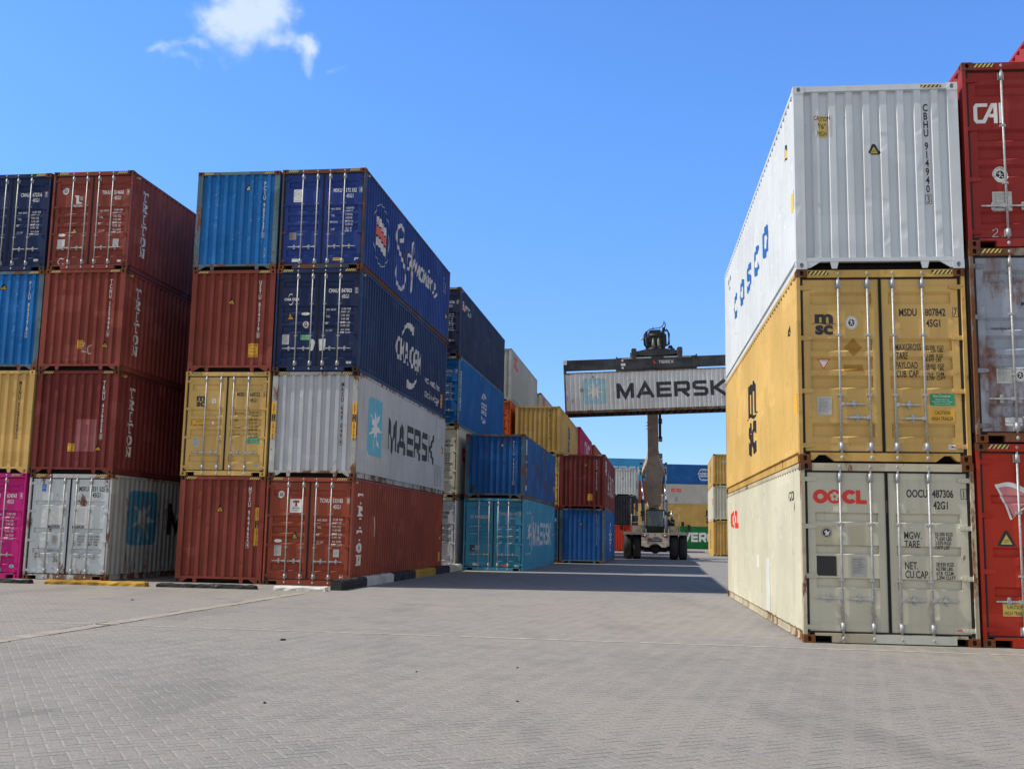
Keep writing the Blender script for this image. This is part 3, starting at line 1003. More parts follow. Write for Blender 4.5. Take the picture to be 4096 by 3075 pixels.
def star7(m, u, v, w, h, back, face=WHITE):
    if back: m.poly(rrect(u, v, u + w, v + h, w * .1), back)
    cx, cy = u + w * .5, v + h * .49
    m.poly(star_pts(7, cx, cy, w * .44, w * .135, 97), face, 1)


def oocl(m, u, v, w, h, mat, hole):
    """four heavy round capitals with a blossom in the second"""
    r = h / 2; s = (w - h * 2.2) / 2
    xs = [u + r, u + r + (w * .265), u + r + (w * .55)]
    for i, x in enumerate(xs):
        if i == 2:
            m.poly(ell(x, v + r, r * 1.05, r, 24, 38, 322) + ell(x, v + r, r * .42, r * .40, 24, 322, 38), mat, .3 * i)
        else:
            m.poly([ell(x, v + r, r * 1.05, r, 28), ell(x, v + r, r * .42, r * .40, 20)] if i == 0 else [ell(x, v + r, r * 1.05, r, 28)], mat, .3 * i)
    x = xs[1]
    for i in range(5):
        a = R(90 + 72 * i); m.poly(ell(x + .42 * r * math.cos(a), v + r + .42 * r * math.sin(a), .27 * r, .27 * r, 10), hole, 2 + .2 * i)
    m.poly(ell(x, v + r, .12 * r, .12 * r, 8), mat, 4)
    x0 = u + w - w * .2
    m.poly([(x0, v + h * .97), (x0 + h * .30, v + h * .97), (x0 + h * .30, v + h * .28), (u + w, v + h * .28), (u + w, v), (x0, v)], mat, .9)


SLAB = {
    'T': [[(0, 1), (1, 1), (1, .68), (.88, .68), (.84, .82), (.64, .82), (.64, .16), (.76, .16), (.76, 0), (.24, 0), (.24, .16), (.36, .16), (.36, .82), (.16, .82), (.12, .68), (0, .68)]],
    'I': [[(.2, 1), (.8, 1), (.8, .86), (.64, .86), (.64, .14), (.8, .14), (.8, 0), (.2, 0), (.2, .14), (.36, .14), (.36, .86), (.2, .86)]],
    'R': [[(.02, 1), (.66, 1), (.88, .88), (.92, .7), (.84, .54), (.68, .47), (.86, .14), (1, .14), (1, 0), (.68, 0), (.44, .42), (.36, .42), (.36, .14), (.48, .14), (.48, 0), (.02, 0), (.02, .14), (.12, .14), (.12, .86), (.02, .86)],
          [(.36, .84), (.56, .84), (.65, .78), (.66, .68), (.62, .6), (.54, .56), (.36, .56)]],
    'O': [ell(.5, .5, .5, .52, 28), ell(.5, .5, .25, .36, 20)],
    'N': [[(0, 1), (.32, 1), (.74, .38), (.74, .86), (.62, .86), (.62, 1), (1, 1), (1, .86), (.9, .86), (.9, 0), (.74, 0), (.26, .7), (.26, .14), (.38, .14), (.38, 0), (0, 0), (0, .14), (.1, .14), (.1, .86), (0, .86)]],
}


def slab_column(m, word, u, v, w, h, step, mat):
    for ch in word:
        m.poly([[(u + p[0] * w, v - h + p[1] * h) for p in l] for l in SLAB[ch]], mat); v -= step


def globe(m, u, v, r, mat, t1='COSCO', t2='SHIPPING'):
    w = r * .09
    for a0, a1 in ((28, 152), (208, 332)):
        m.stroke(ell(u, v, r, r, 14, a0, a1), w, mat)
        m.stroke(ell(u - r * .28, v, r * .72, r, 14, max(a0 - 2, 0) + (8 if a0 < 90 else 14), a1 - 14), w, mat, .6)
        m.stroke(ell(u + r * .28, v, r * .72, r, 14, a0 + 14, a1 - 8), w, mat, 1.1)
    m.text(t1, u, v - r * .02, r * .38, mat, 1, 'C', .04, 1.6, 0, r * 2.25)
    m.text(t2, u, v - r * .42, r * .27, mat, 1, 'C', .03, 1.6, 0, r * 2.0)


def spline(pts, n=6):
    out = []
    P = [Vector(p) for p in pts]; P = [P[0] * 2 - P[1]] + P + [P[-1] * 2 - P[-2]]
    for i in range(1, len(P) - 2):
        for k in range(n):
            t = k / n; a, b, c, d = P[i - 1], P[i], P[i + 1], P[i + 2]
            out.append(tuple(.5 * ((2 * b) + (c - a) * t + (2 * a - 5 * b + 4 * c - d) * t * t + (3 * b - a - 3 * c + d) * t ** 3)))
    out.append(tuple(P[-2])); return out

# ------------------------------------------------------------------ ground
def ground_material():
    m, k, p = new_mat('block_paving')
    tco = k.n('ShaderNodeTexCoord'); obj = tco.outputs['Object']
    rot = k.n('ShaderNodeVectorRotate', rotation_type='Z_AXIS'); k.put(rot.inputs['Vector'], obj); rot.inputs['Angle'].default_value = R(-27)
    wob = k.n('ShaderNodeTexNoise'); k.put(wob.inputs['Vector'], obj); wob.inputs['Scale'].default_value = 2.2
    pv = k.vmath('ADD', rot.outputs[0], k.scale(k.vmath('SUBTRACT', wob.outputs[1], (.5, .5, .5)), .012, .012, 0))
    g = k.scale(pv, 1 / .105, 1 / .105, 0)
    sp = k.n('ShaderNodeSeparateXYZ'); k.put(sp.inputs[0], g)
    X, Y = sp.outputs[0], sp.outputs[1]
    ix, iy = k.math('FLOOR', X), k.math('FLOOR', Y)
    fx, fy = k.math('SUBTRACT', X, ix), k.math('SUBTRACT', Y, iy)
    kk = k.math('FLOORED_MODULO', k.math('ADD', k.math('SUBTRACT', ix, iy), .01), 4.0)
    def eq(v): return k.math('COMPARE', kk, v, .3)
    e0, e1, e2, e3 = eq(0.0), eq(1.0), eq(2.0), eq(3.0)
    dl = k.math('ADD', fx, k.math('MULTIPLY', e1, 9)); dr = k.math('ADD', k.math('SUBTRACT', 1.0, fx), k.math('MULTIPLY', e0, 9))
    db = k.math('ADD', fy, k.math('MULTIPLY', e2, 9)); dt = k.math('ADD', k.math('SUBTRACT', 1.0, fy), k.math('MULTIPLY', e3, 9))
    d = k.math('MINIMUM', k.math('MINIMUM', dl, dr), k.math('MINIMUM', db, dt))
    idc = k.n('ShaderNodeCombineXYZ'); k.put(idc.inputs[0], k.math('SUBTRACT', ix, e1)); k.put(idc.inputs[1], k.math('SUBTRACT', iy, e2))
    wn = k.n('ShaderNodeTexWhiteNoise'); k.put(wn.inputs['Vector'], idc.outputs[0])
    sr = k.n('ShaderNodeSeparateColor'); k.put(sr.inputs[0], wn.outputs['Color'])
    r1, r2, r3 = sr.outputs[0], sr.outputs[1], sr.outputs[2]
    big = k.noise(obj, .16, 5, .6); mid = k.noise(obj, 1.1, 5, .6); fine = k.noise(obj, 55, 4, .7); grit = k.noise(obj, 210, 2, .6)
    a = k.mix(r1, (.252, .238, .222, 1), (.286, .272, .256, 1))
    a = k.mix(k.math('MULTIPLY', k.math('GREATER_THAN', r2, .86), .28), a, (.30, .255, .225, 1))
    a = k.mix(k.math('MULTIPLY', k.math('LESS_THAN', r2, .10), .28), a, (.20, .195, .195, 1))
    a = k.mix(k.math('MULTIPLY', k.ramp(big, .38, .70), .7), a, (.315, .285, .252, 1))
    a = k.mix(k.math('MULTIPLY', k.ramp(mid, .46, .72), .45), a, (.185, .18, .18, 1))
    oil = k.math('MULTIPLY', k.ramp(k.noise(obj, .42, 4, .65), .60, .70), k.ramp(k.noise(obj, 2.6, 4, .6), .35, .6))
    a = k.mix(k.math('MULTIPLY', oil, .45), a, (.135, .13, .13, 1))
    a = k.mix(k.math('MULTIPLY', k.ramp(fine, .50, .66), .6), a, (.45, .44, .42, 1))
    fine2 = k.noise(obj, 38, 5, .75)
    a = k.mix(k.math('MULTIPLY', k.ramp(fine2, .50, .64), .62), a, (.135, .135, .138, 1))
    a = k.mix(k.math('MULTIPLY', k.ramp(grit, .55, .72), .4), a, (.11, .11, .115, 1))
    tyre = k.noise(k.scale(obj, .5, .11, 1), 1.6, 4, .6)
    a = k.mix(k.math('MULTIPLY', k.ramp(tyre, .52, .70), .42), a, (.16, .155, .15, 1))
    # joints: dark in patches one way, pale sand the other, sun's angle painted in
    jw = k.math('ADD', .040, k.math('MULTIPLY', mid, .05))
    def joint(dd): return k.ramp(k.math('SUBTRACT', 1.0, k.math('DIVIDE', dd, jw), clamp=True), .0, .5)
    jx = joint(k.math('MINIMUM', dl, dr)); jy = joint(k.math('MINIMUM', db, dt))
    lo1 = k.noise(obj, 2.6, 5, .7); lo2 = k.noise(obj, 5.0, 4, .7)
    a = k.mix(k.math('MULTIPLY', jx, k.ramp(lo2, .38, .62, .12, .8)), a, (.37, .355, .33, 1))
    a = k.mix(k.math('MULTIPLY', jy, k.ramp(lo1,   .42, .56, .12, 1.0)), a, (.06, .08, .075, 1))
    k.put(p.inputs['Base Color'], a)
    p.inputs['Roughness'].default_value = .85
    p.inputs['Specular IOR Level'].default_value = .25
    edge = k.ramp(d, .0, .16)
    h = k.math('ADD', k.math('MULTIPLY', edge, .45), k.math('MULTIPLY', r3, .35))
    tilt = k.math('ADD', k.math('MULTIPLY', k.math('SUBTRACT', r1, .5), k.math('MULTIPLY', fx, .25)), k.math('MULTIPLY', k.math('SUBTRACT', r2, .5), k.math('MULTIPLY', fy, .25)))
    h = k.math('ADD', h, tilt)
    h = k.math('ADD', h, k.math('MULTIPLY', fine, .45)); h = k.math('ADD', h, k.math('MULTIPLY', fine2, .5)); h = k.math('ADD', h, k.math('MULTIPLY', grit, .16))
    bp = k.n('ShaderNodeBump'); bp.inputs['Strength'].default_value = .6; bp.inputs['Distance'].default_value = .009
    k.put(bp.inputs['Height'], h); k.link(bp.outputs[0], p.inputs['Normal'])
    return m


gm = MB(); gm.face([(-400, -60, 0), (400, -60, 0), (400, 900, 0), (-400, 900, 0)])
tag(add('ground', gm.mesh('ground', False), ground_material()), kind='structure')


def ribbon(name, p0, p1, w, z, mat, n=40, jit=.03):
    """worn strip lying on the paving, ragged edges"""
    mb = MB(); a, b = Vector(p0), Vector(p1); d = (b - a).normalized(); nr = Vector((-d.y, d.x))
    rows = []
    for i in range(n + 1):
        c = a + (b - a) * i / n
        rows.append((c + nr * (w / 2 + random.uniform(-jit, jit)), c - nr * (w / 2 + random.uniform(-jit, jit))))
    for i in range(n):
        q = [rows[i][1], rows[i + 1][1], rows[i + 1][0], rows[i][0]]
        mb.face([(v.x, v.y, z) for v in q])
    return tag(add(name, mb.mesh(name, False), mat), kind='structure')


strip_m = plain('worn_concrete', (.325, .292, .245), .85, 0, .18, .4, 3)
sand_m = plain('sand_filled_joint', (.46, .43, .385), .9, 0, .2, .3, 6)
ribbon('concrete_strip', (-6.75, 11.6), (-4.85, 25.6), .27, .004, strip_m, 120, .025)
ribbon('paving_joint', (-7.4, 16.62), (9.5, 14.02), .07, .004, sand_m, 240, .016)
crack_m = plain('open_crack', (.05, .048, .045), .9)
for a_, b_ in ((.0, .16), (.22, .42), (.47, .60), (.66, .82), (.86, .97)):
    P_ = lambda t, off: (-6.75 + 1.9 * t + off, 11.6 + 14.0 * t)
    ribbon('paving_crack', P_(a_, .17), P_(b_, .165), .022, .0045, crack_m, 60, .009); ribbon('paving_crack', P_(a_ + .05, -.165), P_(b_ - .04, -.17), .014, .0045, crack_m, 50, .006)

# ------------------------------------------------------------------ colours of the boxes
maroon = paint('maroon_paint', (.228, .054, .040), .12)
maroon2 = paint('dark_maroon_paint', (.165, .034, .030), .10)
brown = paint('brown_red_paint', (.27, .062, .036), .22, .14)
blue = paint('mid_blue_paint', (.016, .152, .43), .16, .16, .42, .2, .7, (.35, .42, .5, 1))
blue2 = paint('scraped_blue_paint', (.020, .110, .34), 0.38, .16, .42, .25, .8)
royal = paint('royal_blue_paint', (.020, .048, .21), 0.36, .14, .36)
navy = paint('navy_paint', (.018, .032, .092), .12, .12, .36)
navy2 = paint('dull_navy_paint', (.028, .036, .082), .14, .16, .4)
greyp = paint('light_grey_paint', (.47, .49, .53), .14, .07, .42, .18, .25)
silver = paint('streaky_grey_paint', (.60, .61, .61), .36, .10, .45, .28, .6)
yellow = paint('ochre_yellow_paint', (.60, .40, .14), .12, .10, .42, .2)
yellow2 = paint('olive_yellow_paint', (.52, .335, .105), .10, .12, .45, .25)
pink = paint('magenta_paint', (.50, .022, .19), .08, .10)
whitep = paint('chalky_white_paint', (.54, .58, .60), .41, .08, .5, .3, .6)
sky_p = paint('sky_blue_paint', (.055, .265, .43), .12, .10, .36)
beige = paint('pale_beige_paint', (.56, .545, .44), .16, .07, .45, .2, .3)
bright = paint('blue_white_paint', (.60, .65, .69), .13, .05, .42, .14, .25)
rustgrey = paint('rusting_grey_paint', (.33, .37, .44), .52, .12, .5, .5, .8, None, .20)
red = paint('brick_red_paint', (.30, .036, .032), .12, .10, .4)
orred = paint('orange_red_paint', (.44, .040, .022), .16, .12, .45)
orange = paint('orange_paint', (.60, .105, .022), .14, .1)
cosblue = paint('deep_blue_paint', (.014, .105, .32), .10, .1)
cyan = paint('light_blue_paint', (.05, .30, .56), .06, .08)
greenp = paint('green_paint', (.012, .17, .05), .06, .1)
rusty = paint('rusted_casting', (.105, .060, .042), .75, .3, .7, .5, .9)
rust_dark = paint('dark_rusted_casting', (.060, .042, .036), .6, .3, .6, .5, .6)
weather_blue = paint('weathered_blue_trim', (.085, .15, .19), 0.52, .25, .5, .5, .7)
rust_cream = paint('rust_stained_beige_trim', (.46, .42, .31), 0.43, .15, .5, .4, .8)
rust_yel = paint('rust_stained_yellow_trim', (.50, .32, .10), 0.34, .15, .5, .35, .6)
rust_navy = paint('rust_stained_navy_trim', (.05, .055, .075), 0.62, .25, .5, .4, .7)
rust_white = paint('rust_stained_grey_trim', (.42, .43, .42), 0.56, .15, .5, .4, .8)

A8 = R(-8.1)
STK = {'R1': (4.255, 15.688, R(-6.43)), 'L1': (-6.623, 29.208, R(-7.94)), 'L0': (-9.113, 29.568, R(-6.93)), 'LL': (-13.378, 29.83, R(-7.91)),
       'L2': (-4.588, 43.707, R(-8.42)), 'L3': (-1.847, 43.505, R(-8.24)), 'L4': (2.668, 57.504, A8), 'A': (.20, 57.85, A8), 'Ap': (-2.48, 58.23, A8),
       'A4': (2.25, 71.7, A8), 'Ap4': (-.41, 72.05, A8), 'A5': (4.32, 85.7, A8), 'G': (10.0, 106.3, A8), 'F': (16.84, 88.74, R(-8.4))}
STK['R2'] = (6.735, 15.408, R(-6.43)); STK['R3'] = (9.25, 15.05, R(-8.5)); STK['LL2'] = (-15.884, 30.178, R(-7.91))
LEV = {}
def box(stk, H, col, near, label, dx=0, dy=0, **kw):
    z = LEV.get(stk, 0.0); LEV[stk] = z + H + .001
    x, y, a = STK[stk]
    x += dx * math.cos(a) - dy * math.sin(a); y += dx * math.sin(a) + dy * math.cos(a)
    x += random.uniform(-.018, .018); y += random.uniform(-.03, .03)
    return container((x, y), a + R(random.uniform(-.12, .12)) * (stk not in ('R1',)), z, H, col, near, label, group='stacked shipping containers', **kw)


def side_slab(b, u, mat=CREAM, w=.32):
    m = Mark(); slab_column(m, 'TRITON', u, b.H - .40, w, .29, .335, mat); put(b, m, 'lettering', 0, 'r')


def lab(b, name, u, fn, side=None):
    m = Mark(); fn(m); return put(b, m, name, u, side)

# ---- left block, outermost column (only its right half is inside the frame)
b = box('LL2', HC, pink, 'door', 'magenta container with ribbed doors on the ground at the left edge', style='five')
door_text(b, 'TEU', '624543', '4', '45G1', WHITE)
lab(b, 'maker_label', 2, lambda m: (m.poly(ell(2.17, .33, .07, .05), WHITE), m.poly(ell(2.17, .33, .055, .036), SKYB, 1)))
b = box('LL2', HC, yellow, 'panel', 'ochre container with dark vertical numbers, above the magenta one at the left edge')
panel_number(b, 'MSNU 729560', '2', BLACK)
b = box('LL2', HC, blue, 'panel', 'mid blue container with scratched ribbed end, third up at the left edge', trim=weather_blue, cast=rusty)
panel_number(b, 'PILU 803278', '2', WHITE)
lab(b, 'warning_label', 1, lambda m: warn(m, 1.18, 2.35, .2))
b = box('LL2', HC, navy, 'door', 'navy container with doors and white lettering on top at the left edge', cast=rust_dark)
door_text(b, 'CMAU', '672316', '7', '45G1', WHITE)
lab(b, 'maker_label', 2, lambda m: m.rect(2.06, .28, 2.2, .35, PAPER))

# ---- left block, column of the maroon boxes
b = box('LL', HC, whitep, 'door', 'rusty chalk-white container with torn paper on its doors, bottom left', style='three', trim=rust_white, cast=rusty)
door_text(b, 'MSKU', '031 525', '6', '45G1', BLACK, wt=False, vt=2.42, uc=1.46, un=1.85, h=.12)
def f(m):
    for i, (a, c) in enumerate([('GROSS WT.', '71.650LB. 32.500KG.'), ('PAYLOAD', '63.100LB. 28.620KG.'), ('TARE WT.', ' 8.550LB.  3.880KG.'), ('CUBE', ' 2.700FT    76.4M')]):
        m.text(a, 1.52, 1.16 - .075 * i, .05, BLACK, .6, 'L', .004); m.text(c, 1.80, 1.16 - .075 * i, .05, BLACK, .6, 'L', .004)
lab(b, 'weight_lettering', 2, f)
def f(m):
    m.poly([(.66, 1.52), (1.02, 1.50), (1.05, 2.0), (.90, 2.02), (.68, 1.98)], PAPER); m.text('MAERSK', .62, 1.40, .075, BLACK, .9, 'L', .02)
    for i in range(9): m.stroke([(.68 + .03 * (i % 4), 1.95 - .045 * i), (.85, 1.93 - .05 * i), (1.0, 1.96 - .045 * i)], .006, GREYI, 1 + .1 * i)
lab(b, 'torn_notice', .8, f)
def f(m):
    m.poly([(1.37, 1.52), (1.74, 1.50), (1.73, 2.0), (1.40, 2.01)], PAPER); m.text('MAERSK', 1.33, 1.40, .075, BLACK, .9, 'L', .02)
    for i in range(7): m.stroke([(1.42 + .03 * (i % 3), 1.95 - .06 * i), (1.52, 1.90 - .05 * i), (1.70, 1.93 - .06 * i)], .006, GREYI, 1 + .1 * i)
lab(b, 'torn_notice', 1.6, f)
lab(b, 'data_plate', .8, lambda m: plate(m, .76, .93, .17, .27))
lab(b, 'lettering', .8, lambda m: m.text('maerskline.com', .62, .76, .055, BLACK, .7, 'L', .005))
lab(b, 'blue_label', .5, lambda m: (m.rect(.36, 2.40, .48, 2.60, BLUEL), m.text('Lloyds', .42, 2.53, .03, WHITE, .6, 'C', 0, 1), m.text('Register', .42, 2.48, .03, WHITE, .6, 'C', 0, 1)))
lab(b, 'maker_label', .4, lambda m: m.rect(.20, .22, .36, .31, PAPER))
lab(b, 'logo', 0, lambda m: (star7(m, 1.1, .95, 1.75, 1.55, ink('grimy_shaded_sky_blue', (.055, .22, .34), .6, .3), ink('grimy_shaded_white', (.34, .34, .34), .6, .3)),), 'r')  # emblem inks dulled for the gap's shade as well as grime
lab(b, 'lettering', 0, lambda m: m.caps('MAERSK', 3.6, 1.25, 6.9, .95, BLACK), 'r')
b.right.material_slots[0].material = paint('grimy_shaded_white_paint', (.33, .35, .35), .44, .12, .55, .6, .7)  # grime, plus the narrow gap's shade darkened into this side's colour
b = box('LL', HC, maroon2, 'panel', 'dark maroon container with a pinkish repair patch on its end, second up', cast=rust_dark)
panel_number(b, 'TRHU 436050', '8', WHITE)
def f(m): m.rect(1.22, .62, 1.86, 1.52, paint('primer_patch', (.30, .105, .11), .05, .1, .5)); m.rect(1.52, .72, 1.60, 1.38, maroon, 1)
lab(b, 'repair_patch', 1, f)
caution(b, 1.05, .62, .17, .22, ('CAUTION', '9-6', 'HIGH'))
lab(b, 'warning_label', 1, lambda m: warn(m, 1.93, .64, .18, YEL, False)); side_slab(b, .68)
b = box('LL', HC, maroon, 'panel', 'maroon ribbed-end container with chalk scribble, third up under the one with doors', cast=rust_dark)
panel_number(b, 'TCNU 155499', '6', WHITE)
caution(b, 1.12, .62, .17, .24, ('CAUTION', 'HIGH', 'CONTAINER'))
lab(b, 'warning_label', 1, lambda m: warn(m, 1.93, .64, .2))
def f(m):
    m.stroke(spline([(1.34, .80), (1.28, .62), (1.24, .50)]), .018, CREAM); m.stroke([(1.22, .56), (1.44, .50)], .015, CREAM, .5); m.stroke(spline([(1.52, .72), (1.42, .66), (1.44, .48), (1.54, .50)]), .02, CREAM, 1)
lab(b, 'chalk_mark', 1, f); side_slab(b, .68)
b = box('LL', HC, maroon, 'door', 'maroon container with white-lettered doors on top of the all-maroon column', cast=rust_dark)
door_text(b, 'TRHU', '514660', '9', '45G1', WHITE)
def f(m):
    m.poly([(.66, 2.20), (.80, 2.20), (.80, 2.02), (.90, 1.98), (.90, 1.95), (.72, 1.95), (.72, 2.12)], WHITE); m.poly([(.82, 2.18), (.92, 2.16), (.92, 2.05), (.84, 2.05)], GREYI)
    m.text('TRITON', .62, 1.86, .06, WHITE, .9, 'L', .03, 1)
lab(b, 'logo', .8, f)
lab(b, 'seal_label', .4, lambda m: seal(m, .38, 2.34, .11))
lab(b, 'warning_label', .8, lambda m: warn(m, .70, 1.08, .22))
lab(b, 'data_plate', .4, lambda m: plate(m, .24, .62, .22, .28, PAPER)); lab(b, 'oval_label', .4, lambda m: m.poly(ell(.36, 1.03, .11, .045), WHITE))
lab(b, 'notice_label', 2, lambda m: plate(m, 1.93, .66, .17, .23, PAPER))
lab(b, 'chalk_mark', .4, lambda m: m.stroke(spline([(.46, .32), (.36, .34), (.30, .24), (.36, .16), (.48, .18)]), .02, WHITE))
lab(b, 'maker_label', 2, lambda m: m.rect(2.1, .22, 2.24, .28, PAPER)); side_slab(b, .68)

# ---- corner block, left column
def tall_caution(b, u, v0, v1, name='warning_label'):
    m = Mark(); w = .125; m.rect(u, v0, u + w, v1, YEL); L = v1 - v0
    m.rect(u + .01, v0 + L * .46, u + w - .01, v0 + L * .66, BLACK, 1)
    v = v1 - .04
    m.column('CAUTION', u + w / 2, v, .062, BLACK, 1.0, .7, .02); m.column('HIGH', u + w / 2, v0 + L * .65, .05, YEL, 1.0, .7, .02)
    m.column('CONTAINER', u + w / 2, v0 + L * .44, .055, BLACK, .95, .7, .02)
    for i, e in enumerate(m.e):
        if i > 1: m.e[i] = (e[0], e[1], 2)
    return m
b = box('L0', HC, maroon, 'panel', 'maroon container with tall yellow strip label on the ground beside the paved corner', cast=rust_dark)
panel_number(b, 'MTSU 964662', '4', WHITE)
lab(b, 'warning_label', 1, lambda m: warn(m, 1.16, 1.92, .2))
tall_caution(b, 2.16, 1.02, 2.05).build('warning_label', b.sf, b.front)
b = box('L0', HC, yellow, 'door', 'ochre container with doors and black emblem between two maroon ones', cast=rust_yel)
door_text(b, 'MSBU', '668322', '6', '45G1', BLACK, labels=['MAX. GROSS', 'TARE', 'PAYLOAD', 'CU. CAP.'])
lab(b, 'logo', .4, lambda m: msc(m, .29, 1.93, .34, BLACK))
lab(b, 'notice_label', .8, lambda m: (m.rect(.78, 2.02, .90, 2.14, WHITE), m.text('R R', .84, 2.06, .035, NAVYI, .7, 'C', .02, 1)))
lab(b, 'warning_label', .8, lambda m: m.poly([(.74, 1.52), (.91, 1.52), (.825, 1.37)], RED) and m.poly([(.765, 1.505), (.885, 1.505), (.825, 1.40)], WHITE, 1))
caution(b, .25, 1.38, .33, .16, ('CAUTION', 'HIGH TRAILER'), YEL)
lab(b, 'data_plate', .4, lambda m: plate(m, .30, .80, .18, .24))
def eco(m, u, v, w=.33, h=.165):
    m.rect(u, v, u + w, v + h, GREEN); m.text('Eco-Container', u + w / 2, v + h * .70, h * .20, WHITE, .8, 'C', .01, 1)
    for i, t in enumerate(('Bamboo Flooring', 'Waterborne Paint System', 'Waterborne Sealant')): m.text(t, u + w / 2, v + h * (.46 - .19 * i), h * .12, WHITE, .8, 'C', .005, 1, width=min(w * .9, len(t) * .0125))
lab(b, 'eco_label', 2, lambda m: eco(m, 1.88, .90)); lab(b, 'maker_label', 2, lambda m: m.poly(ell(2.15, .30, .055, .035), SKYB))
b = box('L0', HC, maroon, 'panel', 'maroon ribbed-end container with square yellow notice, directly under the mid blue top box', cast=maroon)
panel_number(b, 'UETU 854319', '8', WHITE)
lab(b, 'warning_label', 1, lambda m: warn(m, 1.17, 1.92, .2))
caution(b, 1.72, .42, .28, .38, ('CAUTION', '9-6', 'HIGH', 'CONTAINER'))
b = box('L0', HC, blue, 'panel', 'mid blue container with dented ribbed end on top, beside the royal blue doors', trim=weather_blue, cast=rust_dark)
panel_number(b, 'PCIU 905737', '3', WHITE)
lab(b, 'warning_label', 1, lambda m: warn(m, 1.50, 2.35, .2, WHITE))
lab(b, 'chalk_mark', 1, lambda m: (m.stroke([(2.02, .55), (2.06, .66), (2.10, .55)], .008, CREAM), m.stroke([(2.03, .59), (2.09, .59)], .007, CREAM, .5), m.stroke(spline([(2.10, .50), (2.04, .46), (2.10, .42), (2.04, .36)]), .008, CREAM)))

# ---- corner block, right column, its long sides face the lane
b = box('L1', HC, brown, 'door', 'brown-red container with doors at the paved corner, behind the painted kerb', cast=rust_dark)
door_text(b, 'TCNU', '133185', '8', '45G1', WHITE)
def f(m):
    m.rect(.67, 1.93, 1.0, 2.30, WHITE)
    m.poly([(.76, 2.26), (.92, 2.26), (.93, 2.20), (.88, 2.20), (.865, 2.23), (.865, 2.12), (.885, 2.11), (.885, 2.10), (.795, 2.10), (.795, 2.11), (.815, 2.12), (.815, 2.23), (.80, 2.20), (.75, 2.20)], red, 1)
    m.text('TRITON', .835, 2.03, .045, BLACK, .95, 'C', .02, 1); m.text('INTERNATIONAL', .835, 1.98, .025, BLACK, .8, 'C', .0, 1)
lab(b, 'logo', .8, f)
lab(b, 'seal_label', .4, lambda m: seal(m, .40, 2.42, .10))
lab(b, 'warning_label', .8, lambda m: warn(m, .83, 1.22, .22)); lab(b, 'data_plate', .4, lambda m: plate(m, .28, .77, .2, .28)); lab(b, 'oval_label', .4, lambda m: m.poly(ell(.36, 1.17, .11, .045), WHITE))
lab(b, 'notice_label', 2, lambda m: plate(m, 1.93, .77, .16, .2, PAPER)); lab(b, 'maker_label', 2, lambda m: (m.poly(ell(2.18, .24, .06, .06), WHITE), m.poly(ell(2.18, .24, .045, .045), red, 1), m.rect(2.14, .23, 2.22, .25, WHITE, 2)))
side_slab(b, .60, WHITE, .42)
lab(b, 'serial_lettering', 0, lambda m: (m.column('TCNU', 11.55, 2.35, .1, CREAM),), 'r')
lab(b, 'warning_label', 0, lambda m: warn(m, 11.75, 1.2, .3, YEL, False), 'r'); lab(b, 'notice_label', 0, lambda m: m.rect(11.55, .42, 11.8, .75, YEL), 'r')
lab(b, 'scrape', 0, lambda m: [m.stroke([(u, v), (u + .05, v - l * .5), (u + .02, v - l)], [.02, .05, .015], RUSTI if i % 2 else CREAM, .3 * i) for i, (u, v, l) in enumerate([(2.3, 1.9, .6), (2.6, 1.6, .5), (4.6, 1.7, 1.0), (5.2, 2.1, .8), (3.0, .9, .3), (6.6, 1.2, .6), (1.6, 1.8, .4), (7.6, 2.0, .5)])], 'r') if (RUSTI := ink('rust_scrape', (.09, .035, .02), .8, .3)) else 0
b = box('L1', HC, greyp, 'panel', 'light grey container with star emblem on its lane side, above the brown-red one', trim=rust_white, cast=rust_dark)
panel_number(b, 'MRSU 649 049', '4', BLACK)
for u in (.012, 2.30):
    tall_caution(b, u, 1.05, 2.05).build('warning_label', SURF_F, b.root)
lab(b, 'logo', 0, lambda m: star7(m, 1.2, .72, 1.62, 1.66, SKYB), 'r')
lab(b, 'lettering', 0, lambda m: m.caps('MAERSK', 3.45, 1.05, 6.75, .97, BLACK, .22), 'r')
lab(b, 'rust_patch', 0, lambda m: (m.rect(10.25, .20, 11.75, 1.25, greyp), *[m.rect(10.35 + i * .278, .25, 10.47 + i * .278, 1.05, rusty, 1) for i in range(5)]), 'r')
lab(b, 'serial_lettering', 0, lambda m: (m.column('MRSU', 11.2, 2.5, .11, BLACK), m.column('649', 11.5, 2.4, .11, BLACK)), 'r')
lab(b, 'warning_label', 0, lambda m: warn(m, 11.65, 1.55, .3, YEL, False), 'r')
b = box('L1', HC, navy, 'door', 'navy container with green label on its doors, under the royal blue top box', trim=navy, cast=rust_dark)
door_text(b, 'CMAU', '847803', '2', '45G1', WHITE)
lab(b, 'eco_label', .9, lambda m: eco(m, .74, .88, .32, .15))
lab(b, 'torn_notice', 1.0, lambda m: m.poly([(1.02, .92), (1.12, .90), (1.17, .82), (1.12, .60), (1.03, .56), (1.06, .74)], PAPER))
lab(b, 'torn_notice', 1.3, lambda m: m.poly([(1.27, .90), (1.47, .92), (1.46, .60), (1.30, .58)], PAPER))
lab(b, 'seal_label', .8, lambda m: seal(m, .88, 1.32, .10)); lab(b, 'oval_label', .8, lambda m: m.poly(ell(.86, 1.62, .12, .045), WHITE, 0))
lab(b, 'warning_label', .4, lambda m: warn(m, .42, 1.46, .22)); lab(b, 'data_plate', .4, lambda m: plate(m, .22, .76, .2, .28))
